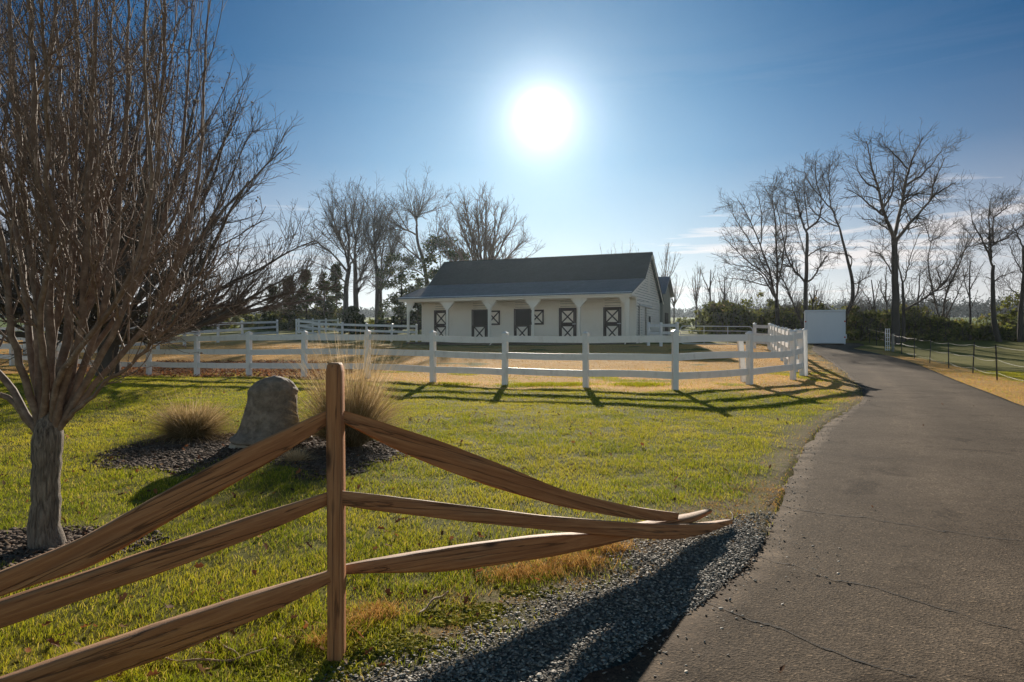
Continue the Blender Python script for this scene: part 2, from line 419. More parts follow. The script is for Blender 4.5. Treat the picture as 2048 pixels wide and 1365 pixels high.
S.render.engine = 'CYCLES'; S.cycles.max_bounces = 6; S.cycles.transparent_max_bounces = 6; S.cycles.use_denoising = True
S.cycles.sample_clamp_indirect = 6

# ------------------------------------------------------------------ ground areas
LE = poly([(1165,1362),(1290,1290),(1400,1215),(1490,1135),(1532,1075),(1555,1015),(1580,950),(1612,890),(1650,850),(1700,820),(1728,800),(1722,778),(1700,755),(1668,728),(1640,711),(1622,700)])
RE = poly([(2048,815),(1990,790),(1900,757),(1850,735),(1800,717),(1745,705),(1700,697)])
drive_left = np.concatenate([np.array([[-2.9,-1.6],[-1.2,.9]]), LE, np.array([[21.5,50.5],[22,53]])])
drive_right = np.concatenate([np.array([[1.5,-5.0],[4.6,-.2],[7.2,4.6],[9.1,9.6]]), RE, np.array([[25.2,50.5],[25.8,53]])])
DRIVE = np.concatenate([drive_left, drive_right[::-1]])
GRAVEL = np.concatenate([np.array([[-1.9,1.2]]), poly([(640,1364),(770,1348),(920,1298),(1050,1236),(1180,1166),(1290,1120),(1390,1088),(1470,1064),(1530,1050),(1556,1046)]), drive_left[3:6][::-1]+np.array([.35,-.1]), np.array([[.6,2.6],[-1.0,.9]])])
TAN_IN = np.concatenate([poly([(-60,745),(300,752),(500,757),(700,763),(866,772),(1010,777),(1172,780),(1350,780),(1500,786),(1600,800),(1690,800),(1722,790),(1700,757),(1640,712),(1620,700)]), np.array([[21,52],[10,50],[-20,58],[-46,62],[-45,40],[-30,30]])])
TAN_R = np.concatenate([drive_right[3:11]-np.array([.8,0]), np.array([[24.0,46],[22.3,39.5]]), poly([(1830,722),(1880,735),(1930,752),(2000,768),(2060,790)])+np.array([.9,0]), np.array([[15.5,14],[13,8]])])
MULCH = poly([(185,930),(215,905),(270,888),(330,872),(430,866),(560,868),(700,872),(800,882),(840,898),(790,922),(720,940),(650,962),(590,955),(540,925),(470,918),(420,935),(350,955),(270,945)])
TREE_RING = np.array([[-3.54+.75*math.cos(a)*(1+.2*math.sin(3*a)), 5.35+.62*math.sin(a)] for a in np.linspace(0, 2*math.pi, 18)[:-1]])
DIRT = poly([(1270,1085),(1340,1028),(1400,1004),(1490,978),(1572,958),(1566,1040),(1480,1062),(1400,1080),(1300,1110),(1200,1160),(1080,1215),(900,1285),(740,1340),(600,1362),(640,1300),(720,1250),(860,1200),(1000,1165),(1150,1120)])
LITTER = np.concatenate([poly([(150,748),(300,752),(420,757),(560,758),(690,762),(700,735),(620,722),(380,722),(150,730)])])
FIELD_R = np.array([[20,60],[500,45],[500,900],[-60,900],[10,120]])
def areas(X, Y):
    w = (vnoise(X, Y, .55, 1)-.5)*.5+(vnoise(X, Y, .17, 2)-.5)*.22
    Xw = X+w; Yw = Y+(vnoise(X, Y, .6, 3)-.5)*.5
    a = {}
    a['drive'] = polymask(X, Y, DRIVE, .02)
    a['gravel'] = polymask(Xw, Yw+(vnoise(X,Y,.28,16)-.5)*.35, GRAVEL, .42)
    tin = polymask(X+(vnoise(X,Y,1.3,4)-.5)*1.2, Y+(vnoise(X,Y,1.1,5)-.5)*1.4, TAN_IN, .9)
    tr = polymask(Xw, Yw, TAN_R, .5)
    a['tan'] = np.maximum(tin*(1-.75*np.clip((vnoise(X,Y,1.6,6)-.72)*6, 0, 1)), tr)
    a['mulch'] = np.maximum(polymask(Xw*.6+X*.4, Yw*.6+Y*.4, MULCH, .25), polymask(Xw*.4+X*.6, Yw*.4+Y*.6, TREE_RING, .2))
    a['litter'] = polymask(Xw, Yw, LITTER, .8)
    a['far'] = np.clip((Y-70)/40, 0, 1)
    # bare edge of the lawn beside the drive
    ed = polyline_dist(X, Y, drive_left)
    a['edge'] = np.clip(1-(ed-.05)/(.35+.35*vnoise(X,Y,.5,8)), 0, 1)*(1-a['drive'])
    a['edge'] = np.maximum(a['edge'], polymask(Xw, Yw, DIRT, .22)*(.55+.45*vnoise(X,Y,.25,14))*(1-a['drive']))
    a['thin'] = np.clip((vnoise(X, Y, .9, 9)-.62)*5, 0, 1)
    return a

def grow_axis(segs):
    out = []
    for a, b, s in segs:
        out.append(np.arange(a, b, s))
    return np.concatenate(out)
xs_r = [(0,7,.09),(7,14,.18),(14,40,.6),(40,120,3),(120,1700,40)]
xp = grow_axis(xs_r); xs = np.concatenate([-xp[:0:-1], xp])
ys = grow_axis([(-25,0,.8),(0,12,.09),(12,30,.2),(30,75,.6),(75,220,4),(220,2600,50)])
GX, GY = np.meshgrid(xs, ys)
GZ = ground(GX, GY)
A = areas(GX, GY)
GZ = GZ+(vnoise(GX,GY,.35,11)-.5)*.025*(1-A['drive'])*(GY < 40)+(vnoise(GX,GY,1.7,12)-.5)*.05*(1-A['drive'])*(GY < 60)*np.clip((GY-1)/4, 0, 1)
GZ = GZ-.05*A['drive']
nx, ny = len(xs), len(ys)
idx = np.arange(nx*ny).reshape(ny, nx)
gf = np.stack([idx[:-1,:-1], idx[:-1,1:], idx[1:,1:], idx[1:,:-1]], -1).reshape(-1, 4)
one = np.ones(nx*ny)
def ground_mat():
    m, nt, out = new_mat('ground_cover')
    v = mapped(nt)
    a1 = N(nt, 'ShaderNodeAttribute', attribute_name='cover'); s1 = N(nt, 'ShaderNodeSeparateColor'); L(nt, a1.outputs['Color'], s1.inputs[0])
    a2 = N(nt, 'ShaderNodeAttribute', attribute_name='cover_b'); s2 = N(nt, 'ShaderNodeSeparateColor'); L(nt, a2.outputs['Color'], s2.inputs[0])
    n1 = noise(nt, v, 9, 8, .7); n2 = noise(nt, v, .35, 5, .6); n3 = noise(nt, v, 45, 5, .7)
    green = ramp(nt, n1.outputs[0], [(.28,(.06,.052,.012)),(.5,(.13,.125,.018)),(.7,(.23,.205,.03))])
    straw = ramp(nt, n2.outputs[0], [(.3,(.16,.16,.02)),(.6,(.23,.205,.032)),(.75,(.33,.25,.07))])
    green = mixc(nt, .45, green, straw)
    tan = ramp(nt, n1.outputs[0], [(.25,(.38,.19,.05)),(.5,(.64,.36,.095)),(.75,(.78,.50,.16))])
    tan = mixc(nt, mth(nt, 'MULTIPLY', ramp(nt, n2.outputs[0], [(.45,(0,0,0)),(.7,(1,1,1))]), .4), tan, (.42,.28,.15))
    mul = ramp(nt, n3.outputs[0], [(.3,(.03,.019,.012)),(.55,(.11,.07,.045)),(.75,(.26,.19,.13))])
    vo = N(nt, 'ShaderNodeTexVoronoi'); L(nt, v, vo.inputs['Vector']); vo.inputs['Scale'].default_value = 55
    gr = mixc(nt, .5, ramp(nt, vo.outputs['Color'], [(.1,(.09,.078,.062)),(.9,(.34,.30,.24))]), ramp(nt, n3.outputs[0], [(.35,(.06,.05,.04)),(.7,(.22,.2,.17))]))
    dirt = ramp(nt, n3.outputs[0], [(.3,(.10,.07,.04)),(.7,(.40,.29,.165))])
    moss = ramp(nt, n1.outputs[0], [(.4,(.07,.06,.03)),(.6,(.11,.115,.018))])
    lit = ramp(nt, n3.outputs[0], [(.3,(.09,.042,.024)),(.5,(.22,.105,.05)),(.72,(.38,.22,.12))])
    def wob(fac, amt=.5):
        w = mth(nt, 'ADD', fac, mth(nt, 'MULTIPLY', mth(nt, 'SUBTRACT', n3.outputs[0], .5), amt*2.2))
        f = N(nt, 'ShaderNodeMapRange'); L(nt, w, f.inputs[0]); f.inputs[1].default_value = .35; f.inputs[2].default_value = .65
        return f.outputs[0]
    c = mixc(nt, wob(s1.outputs[0]), green, tan)
    c = mixc(nt, s2.outputs[1], c, ramp(nt, n2.outputs[0], [(.35,(.10,.16,.03)),(.65,(.16,.21,.045))]))
    c = mixc(nt, mth(nt, 'MULTIPLY', s2.outputs[2], .9), c, mixc(nt, ramp(nt, n1.outputs[0], [(.5,(0,0,0)),(.64,(1,1,1))]), dirt, moss))
    c = mixc(nt, wob(s2.outputs[0]), c, lit)
    c = mixc(nt, wob(s1.outputs[1]), c, mul)
    c = mixc(nt, wob(s1.outputs[2]), c, gr)
    b = N(nt, 'ShaderNodeBsdfPrincipled'); L(nt, c, b.inputs['Base Color']); b.inputs['Roughness'].default_value = .95
    b.inputs['Specular IOR Level'].default_value = .1
    L(nt, bump(nt, mth(nt, 'ADD', n3.outputs[0], n1.outputs[0]), .8, .03), b.inputs['Normal'])
    L(nt, b.outputs[0], out.inputs[0])
    return m
cov = np.stack([A['tan'].ravel(), A['mulch'].ravel(), A['gravel'].ravel(), one], -1)
covb = np.stack([A['litter'].ravel(), A['far'].ravel(), A['edge'].ravel(), one], -1)
g = link('ground', np.stack([GX.ravel(), GY.ravel(), GZ.ravel()], -1), gf, ground_mat(), smooth=True, attrs={'cover': cov, 'cover_b': covb})
tag(g, kind='structure')

# ------------------------------------------------------------------ driveway
def resample(pl, n):
    pl = np.asarray(pl, float); s = np.concatenate([[0], np.cumsum(np.linalg.norm(np.diff(pl, axis=0), axis=1))])
    q = np.linspace(0, s[-1], n)
    return np.stack([np.interp(q, s, pl[:,k]) for k in range(pl.shape[1])], -1)
def chaikin(p, it=2):
    for _ in range(it):
        q = p[:-1]*.75+p[1:]*.25; r = p[:-1]*.25+p[1:]*.75
        m = np.empty((2*len(q), p.shape[1])); m[0::2] = q; m[1::2] = r
        p = np.concatenate([p[:1], m, p[-1:]])
    return p
nl = 620; nc = 22
lft = resample(chaikin(drive_left), nl); rgt = resample(chaikin(drive_right), nl)
lft = lft+np.stack([(vnoise(lft[:,0]*3, lft[:,1]*3, .5, 21)-.5)*.14, (vnoise(lft[:,0]*3, lft[:,1]*3, .3, 22)-.5)*.10], -1)
tt = np.linspace(0, 1, nc)
DX = lft[:,0][:,None]*(1-tt)+rgt[:,0][:,None]*tt; DY = lft[:,1][:,None]*(1-tt)+rgt[:,1][:,None]*tt
DZ = ground(DX, DY)+.004+.02*np.sin(tt*math.pi)[None]
top = np.stack([DX, DY, DZ], -1)
low = top[:, [0,-1]].copy(); low[...,2] -= .12
vv = np.concatenate([low[:, :1], top, low[:, 1:]], 1); W = nc+2
ii = np.arange(nl*W).reshape(nl, W)
df = np.stack([ii[:-1,:-1], ii[:-1,1:], ii[1:,1:], ii[1:,:-1]], -1).reshape(-1, 4)
def asphalt():
    m, nt, out = new_mat('worn_asphalt')
    v = mapped(nt)
    n1 = noise(nt, v, 160, 3, .6); n2 = noise(nt, v, .6, 6, .6); n3 = noise(nt, v, 5, 5, .6)
    vo = N(nt, 'ShaderNodeTexVoronoi'); L(nt, v, vo.inputs['Vector']); vo.inputs['Scale'].default_value = 75
    base = ramp(nt, n2.outputs[0], [(.32,(.10,.072,.046)),(.68,(.185,.138,.092))])
    sp = ramp(nt, vo.outputs['Color'], [(.05,(.30,.30,.30)),(.45,(1,1,1)),(.8,(1.4,1.38,1.35)),(.95,(3.0,2.9,2.7))])
    c = mixc(nt, 1, base, sp, 'MULTIPLY')
    c = mixc(nt, .35, c, ramp(nt, n3.outputs[0], [(.3,(.075,.053,.035)),(.7,(.17,.128,.092))]))
    at = N(nt, 'ShaderNodeAttribute', attribute_name='lane')
    wear = ramp(nt, mth(nt, 'ADD', at.outputs['Fac'], mth(nt, 'MULTIPLY', mth(nt, 'SUBTRACT', n2.outputs[0], .5), .16)), [(.0,(.62,.60,.58)),(.05,(.85,.85,.85)),(.20,(.95,.95,.95)),(.30,(1.18,1.18,1.18)),(.42,(.92,.92,.92)),(.55,(.90,.90,.90)),(.70,(1.16,1.16,1.16)),(.82,(.95,.95,.95)),(1,(.75,.74,.72))])
    c = mixc(nt, 1, c, wear, 'MULTIPLY')
    n5 = noise(nt, v, 1.1, 6, .7, .6)
    st_ = ramp(nt, n5.outputs[0], [(.36,(.62,.60,.58)),(.44,(1,1,1)),(.66,(1,1,1)),(.76,(1.22,1.21,1.2))])
    c = mixc(nt, 1, c, st_, 'MULTIPLY')
    b = N(nt, 'ShaderNodeBsdfPrincipled'); L(nt, c, b.inputs['Base Color']); b.inputs['Roughness'].default_value = .9
    b.inputs['Specular IOR Level'].default_value = .08
    L(nt, bump(nt, mth(nt, 'ADD', vo.outputs['Distance'], n1.outputs[0]), .6, .006), b.inputs['Normal'])
    L(nt, b.outputs[0], out.inputs[0])
    return m
lane = np.concatenate([[0],tt,[1]])[None].repeat(nl,0).ravel()
dr = link('driveway', vv.reshape(-1,3), df, asphalt(), smooth=True, attrs={'lane': lane}); tag(dr, kind='structure')
M['crack'] = tex_mat('crack_filler', [(0,(.012,.011,.010)),(1,(.03,.027,.024))], 20, rough=.9, bmp=0)
for seg in ([(1512,1118),(1590,1135),(1660,1163),(1740,1180),(1850,1215),(2040,1275)], [(1400,1205),(1470,1235),(1560,1262),(1640,1300),(1760,1345),(1830,1362)],
            [(1560,1012),(1640,1030),(1740,1040),(1850,1062),(2046,1090)], [(1600,905),(1700,915),(1850,925),(2000,945)]):
    w = resample(poly(seg), 70)
    w[:,1] += (vnoise(w[:,0]*9, w[:,1]*2, .7, 31)-.5)*.09+(vnoise(w[:,0]*30, w[:,1]*2, .7, 33)-.5)*.03
    hw = .004+.007*vnoise(w[:,0]*6, w[:,1], .5, 32)
    z = ground(w[:,0], w[:,1])
    # height of the drive's crown at each point: look up the nearest drive vertex
    dz = np.array([DZ.ravel()[np.argmin((DX.ravel()-a)**2+(DY.ravel()-b)**2)] for a, b in w])+.004
    va = np.concatenate([np.stack([w[:,0], w[:,1]-hw, dz], -1), np.stack([w[:,0], w[:,1]+hw, dz], -1)])
    k = np.arange(69)
    link('crack', va, np.stack([k, k+1, k+71, k+70], -1), M['crack'], parent=dr)

# ------------------------------------------------------------------ grass blades
def blades(x, y, h, wd, lean, mat, name, tint, zoff=0.0):
    n = len(x)
    z = gsurf(x, y)+zoff-.008
    a = rng.random(n)*2*math.pi; la = rng.random(n)*2*math.pi
    dx = np.cos(a)*wd/2; dy = np.sin(a)*wd/2
    lx = np.cos(la)*lean*h; ly = np.sin(la)*lean*h
    base = np.stack([x, y, z], -1); sidev = np.stack([dx, dy, 0*dx], -1)
    mid = base+np.stack([lx*.35, ly*.35, h*.6], -1); tip = base+np.stack([lx, ly, h*(1-.25*lean)], -1)
    v = np.stack([base-sidev, base+sidev, mid-sidev*.8, mid+sidev*.8, tip], 1).reshape(-1, 3)
    o = np.arange(n)*5
    q = np.stack([o, o+1, o+3, o+2], -1); t = np.stack([o+2, o+3, o+4], -1)
    return link(name, v, [q, t], mat, attrs={'tint': np.repeat(tint, 5)})
def scatter(n, d0, d1, p, margin=.22):
    u = rng.random(n)
    # density falls off with distance
    e = 2-p
    d = (d0**e+(d1**e-d0**e)*u)**(1/e)
    half = .72+margin*np.clip(6/d, .15, 1)
    x = (rng.random(n)*2-1)*half*d
    return x, d
x, y = scatter(900000, 2.0, 28, 1.30)
a = areas(x, y)
cl = vnoise(x, y, .22, 41)*.6+vnoise(x, y, .09, 42)*.4
pg = (.45+.55*np.clip((cl-.28)*5,0,1))*(1-a['drive'])*(1-np.clip(a['gravel']*1.7, 0, 1))*(1-a['mulch'])*(1-.93*np.clip((a['tan']-.3)*2,0,1))*(1-.95*np.clip(a['edge']*1.5,0,1))*(.55+.7*cl)*(1-.45*a['thin'])*(1-.6*a['litter'])
k = rng.random(len(x)) < pg
x, y, cl = x[k], y[k], cl[k]
h = (.022+.048*cl*rng.random(len(x))+.018*rng.random(len(x)))*np.interp(y, [2,8,16,27],[1.1,1,.9,.85])
tint = np.clip(np.interp(y,[2,5,9,20],[-.10,-.04,.06,.10])+.10+.32*vnoise(x,y,.7,43)+.25*vnoise(x,y,2.3,46)+.38*rng.random(len(x))-.15*cl, 0, 1)
tint = np.where(rng.random(len(x)) < .10, .8+.2*rng.random(len(x)), tint)
blades(x, y, h, np.interp(y, [2,6,14,27], [.0035,.0045,.008,.014]), .2+.75*rng.random(len(x)), M['grass'], 'lawn_grass', tint)
tag(bpy.data.objects['lawn_grass'], 'short green winter lawn in front of the white fence', 'grass', kind='stuff')
x, y = scatter(230000, 4.5, 50, 1.2)
a = areas(x, y)
pg = (1-a['drive'])*np.clip(np.maximum(a['tan'], .25*a['edge']), 0, 1)*(.35+.8*vnoise(x,y,.4,44))*(1-a['mulch'])*(1-np.clip(a['gravel']*1.5,0,1))
k = rng.random(len(x)) < pg; x, y = x[k], y[k]
blades(x, y, .02+.045*rng.random(len(x)), np.interp(y,[4,10,30,50],[.004,.006,.016,.026]), .5+.9*rng.random(len(x)), M['straw'], 'dormant_grass', np.clip(.25+.5*vnoise(x,y,.9,45)+.35*(rng.random(len(x))-.4),0,1))
tag(bpy.data.objects['dormant_grass'], 'tan dormant grass of the paddock and road verge', 'grass', kind='stuff')
# weedy green patches at the foot of the white fence
x = np.concatenate([rng.normal(gp(px,775)[0], s, n) for px, s, n in ((1090,.5,2600),(1140,.35,1800),(1300,.35,1300),(1270,.3,700),(900,.4,700))])
y = np.concatenate([rng.normal(gp(px,770)[1], .28, n) for px, s, n in ((1090,.5,2600),(1140,.35,1800),(1300,.35,1300),(1270,.3,700),(900,.4,700))])
blades(x, y, .04+.07*rng.random(len(x)), np.full(len(x), .014), .3+.8*rng.random(len(x)), M['grass'], 'green_weeds', .35+.35*rng.random(len(x)))
tag(bpy.data.objects['green_weeds'], 'patches of green weeds along the foot of the white fence', 'weeds', kind='stuff')
lo, hi = DIRT.min(0), DIRT.max(0)
x = lo[0]+rng.random(150000)*(hi[0]-lo[0]); y = lo[1]+rng.random(150000)*(hi[1]-lo[1]); a = areas(x, y)
k = rng.random(len(x)) < polymask(x, y, DIRT, .3)*(1-a['drive'])*(.15+1.1*np.clip((vnoise(x,y,.16,51)-.35)*2,0,1))*.55; x, y = x[k], y[k]
blades(x, y, (.010+.026*rng.random(len(x))), np.full(len(x), .0042), .6+1.6*rng.random(len(x)), M['straw'], 'dead_stalks', .15+.6*rng.random(len(x)))
tag(bpy.data.objects['dead_stalks'], 'short dead stalks and crumbs on the bare soil between lawn and gravel', 'dry grass', kind='stuff')
# tall straw clumps along the gravel's edge under the fallen rails
x = []; y = []
for px, py, n, s in ((1150,1125,700,.12),(1080,1140,500,.12),(1010,1150,380,.1),(1210,1100,500,.1),(760,1225,300,.07),(730,1240,250,.06),(640,1290,150,.05),(690,1265,120,.05)):
    c = gp(px, py); x.append(rng.normal(c[0], s, n)); y.append(rng.normal(c[1], s*.7, n))
x = np.concatenate(x); y = np.concatenate(y)
blades(x, y, .03+.09*rng.random(len(x)), np.full(len(x), .0035), .5+1.1*rng.random(len(x)), M['straw'], 'dry_tufts', rng.random(len(x))*.8)
tag(bpy.data.objects['dry_tufts'], 'dry straw tufts between lawn and gravel under the rails', 'dry grass', kind='stuff')

# moss cushions between the post and the gravel
def blobs(c, r, flat, mat, name, seed, tint=None, sub=2):
    rg = np.random.default_rng(seed)
    phi = (1+5**.5)/2
    iv = np.array([(-1,phi,0),(1,phi,0),(-1,-phi,0),(1,-phi,0),(0,-1,phi),(0,1,phi),(0,-1,-phi),(0,1,-phi),(phi,0,-1),(phi,0,1),(-phi,0,-1),(-phi,0,1)]); iv /= np.linalg.norm(iv[0])
    fc = np.array([(0,11,5),(0,5,1),(0,1,7),(0,7,10),(0,10,11),(1,5,9),(5,11,4),(11,10,2),(10,7,6),(7,1,8),(3,9,4),(3,4,2),(3,2,6),(3,6,8),(3,8,9),(4,9,5),(2,4,11),(6,2,10),(8,6,7),(9,8,1)])
    n = len(c)
    q = rg.normal(size=(n,3,3)); q, _ = np.linalg.qr(q)
    sc = np.stack([.6+.8*rg.random(n), .6+.5*rg.random(n), flat*(.5+.7*rg.random(n))], -1)*r[:,None]
    v = iv[None]*(1+.25*(rg.random((n,12,1))-.5))
    v = v*sc[:,None,:]
    ang = rg.random(n)*2*math.pi; tl = rg.normal(0,.3,(n,2))
    ca, sa = np.cos(ang)[:,None], np.sin(ang)[:,None]
    X = v[...,0]*ca-v[...,1]*sa; Y = v[...,0]*sa+v[...,1]*ca; Z = v[...,2]+X*tl[:,:1]*.8+Y*tl[:,1:]*.8
    v = np.stack([X,Y,Z], -1)+c[:,None,:]
    f = (fc[None]+(np.arange(n)*12)[:,None,None]).reshape(-1,3)
    return link(name, v.reshape(-1,3), f, mat, attrs={'tint': np.repeat(rg.random(n) if tint is None else tint, 12)})
def stone_mat():
    m, nt, out = new_mat('crushed_gravel')
    a = N(nt, 'ShaderNodeAttribute', attribute_name='tint')
    c = ramp(nt, a.outputs['Fac'], [(0,(.10,.088,.072)),(.5,(.24,.212,.172)),(.85,(.37,.33,.265)),(1,(.60,.53,.42))])
    n = noise(nt, mapped(nt), 60, 4)
    c = mixc(nt, .5, c, mixc(nt, 1, c, ramp(nt, n.outputs[0], [(.3,(.4,.4,.4)),(.7,(1.4,1.38,1.34))]), 'MULTIPLY'))
    b = N(nt, 'ShaderNodeBsdfPrincipled'); L(nt, c, b.inputs['Base Color']); b.inputs['Roughness'].default_value = .75
    L(nt, b.outputs[0], out.inputs[0]); return m
M['stones'] = stone_mat()
lo = GRAVEL.min(0)-.5; hi = GRAVEL.max(0)+.9
x = lo[0]+rng.random(240000)*(hi[0]-lo[0]); y = lo[1]+rng.random(240000)*(hi[1]-lo[1])
a = areas(x, y)
k = rng.random(len(x)) < np.clip(a['gravel']*1.5-.2, 0, 1)*(1-a['drive']*.985); x, y = x[k], y[k]
r_ = .0035+.011*rng.random(len(x))**1.8
gst = blobs(np.stack([x, y, gsurf(x,y)+.002+rng.random(len(x))*.010], -1), r_, .34, M['stones'], 'gravel_stones', 5)
tag(gst, 'grey crushed gravel between the lawn and the asphalt drive', 'gravel', kind='stuff')
x = []; y = []
for px, py, n, s in ((800,1290,260,.11),(720,1300,160,.08),(900,1235,240,.12),(960,1215,160,.1),(1050,1180,80,.1),(640,1330,240,.10),(570,1345,240,.12),(760,1265,120,.08)):
    c = gp(px, py); x.append(rng.normal(c[0], s, n)); y.append(rng.normal(c[1], s*.6, n))
x = np.concatenate(x); y = np.concatenate(y)
M['moss'] = leaf_mat('moss_cushion', [(0,(.12,.12,.012)),(.6,(.30,.29,.025)),(1,(.46,.40,.06))], .4)
ms = blobs(np.stack([x, y, gsurf(x,y)+.002], -1), .008+.016*rng.random(len(x)), .55, M['moss'], 'moss', 6); tag(ms, 'yellow-green moss cushions beside the brown fence post', 'moss', kind='stuff')
blades(np.repeat(x,5)+rng.normal(0,.016,len(x)*5), np.repeat(y,5)+rng.normal(0,.014,len(x)*5), .010+.014*rng.random(len(x)*5), np.full(len(x)*5,.0035), .3+.6*rng.random(len(x)*5), M['moss'], 'moss_fronds', rng.random(len(x)*5), .008)
tag(bpy.data.objects['moss_fronds'], 'short moss fronds growing over the gravel edge', 'moss', kind='stuff')

def leaves(x, y, size, name, label, lift=.02):
    n = len(x)
    pts = np.array([(-.5,0,0),(-.22,.26,.04),(.0,.16,.0),(.22,.30,.06),(.3,.1,.02),(.55,0,.08),(.3,-.1,.03),(.2,-.3,.08),(0,-.15,.0),(-.22,-.25,.05)])
    ang = rng.random(n)*2*math.pi; tx = rng.normal(0,.5,n); ty = rng.normal(0,.5,n); cu = rng.random(n)
    v = pts[None]*size[:,None,None]; v = np.repeat(v, 1, 0).copy()
    v[...,2] += (np.abs(v[...,1])*1.1+v[...,0]**2/size[:,None]*.6)*cu[:,None]
    ca, sa = np.cos(ang)[:,None], np.sin(ang)[:,None]
    X = v[...,0]*ca-v[...,1]*sa; Y = v[...,0]*sa+v[...,1]*ca; Z = v[...,2]+X*tx[:,None]+Y*ty[:,None]
    c = np.stack([x, y, gsurf(x,y)+lift+.3*size*np.abs(tx)], -1)
    v = np.stack([X,Y,Z], -1)+c[:,None]
    o = (np.arange(n)*10)[:,None]
    f = np.concatenate([o+np.array([[0,1,2,8]]), o+np.array([[0,8,9,0]])]) if False else None
    q = np.concatenate([o+np.array([0,1,2,8]), o+np.array([2,3,4,8]), o+np.array([4,6,7,8])]); t = np.concatenate([o+np.array([0,8,9]), o+np.array([4,5,6])])
    ob = link(name, v.reshape(-1,3), [q, t], M['leafdry'], attrs={'tint': np.repeat(rng.random(n), 10)})
    return tag(ob, label, 'leaves', kind='stuff')
x, y = scatter(2600, 2.4, 18, 1.2); a = areas(x, y)
k = ((a['drive'] < .3) | (rng.random(len(x)) < .10)) & (a['gravel'] < .5) & (rng.random(len(x)) < np.interp(x/y, [-.8,-.2,.2,.5],[.95,.6,.34,.14]))
leaves(x[k], y[k], .025+.05*rng.random(k.sum())**1.5, 'fallen_leaves', 'brown and orange dry leaves scattered over the green lawn', .022)
lo, hi = LITTER.min(0), LITTER.max(0)
x = lo[0]+rng.random(7000)*(hi[0]-lo[0]); y = lo[1]+rng.random(7000)*(hi[1]-lo[1]); k = areas(x,y)['litter'] > .4
leaves(x[k], y[k], .06+.07*rng.random(k.sum()), 'leaf_litter', 'brown leaf litter along the left part of the white fence', .02)
lo, hi = MULCH.min(0), MULCH.max(0)
x = lo[0]+rng.random(9000)*(hi[0]-lo[0]); y = lo[1]+rng.random(9000)*(hi[1]-lo[1])
lo, hi = TREE_RING.min(0), TREE_RING.max(0)
x = np.concatenate([x, lo[0]+rng.random(2500)*(hi[0]-lo[0])]); y = np.concatenate([y, lo[1]+rng.random(2500)*(hi[1]-lo[1])]); k = areas(x,y)['mulch'] > .45
mc = blobs(np.stack([x[k], y[k], gsurf(x[k],y[k])+.006], -1), .012+.022*rng.random(k.sum()), .35, tex_mat('bark_mulch', [(.25,(.03,.019,.012)),(.55,(.14,.09,.058)),(.8,(.34,.25,.17))], 25, rough=.9, bmp=0), 'bark_mulch', 8)
tag(mc, 'dark bark mulch around the bell stone and the near tree', 'mulch', kind='stuff')

x = np.concatenate([rng.normal(0,.16,1500)]); q = lft[rng.integers(30, 420, 1500)]
q = q[:, :2]; x = q[:,0]+np.abs(rng.normal(0,.14,1500)); y = q[:,1]+rng.normal(0,.06,1500)
cz = np.array([DZ.ravel()[np.argmin((DX.ravel()-a_)**2+(DY.ravel()-b_)**2)] for a_, b_ in zip(x, y)])
cb = blobs(np.stack([x, y, cz+.004], -1), .003+.008*rng.random(1500)**2, .5, M['stones'], 'loose_chips', 15)
tag(cb, 'loose stone chips along the crumbling edge of the asphalt', 'gravel', kind='stuff')
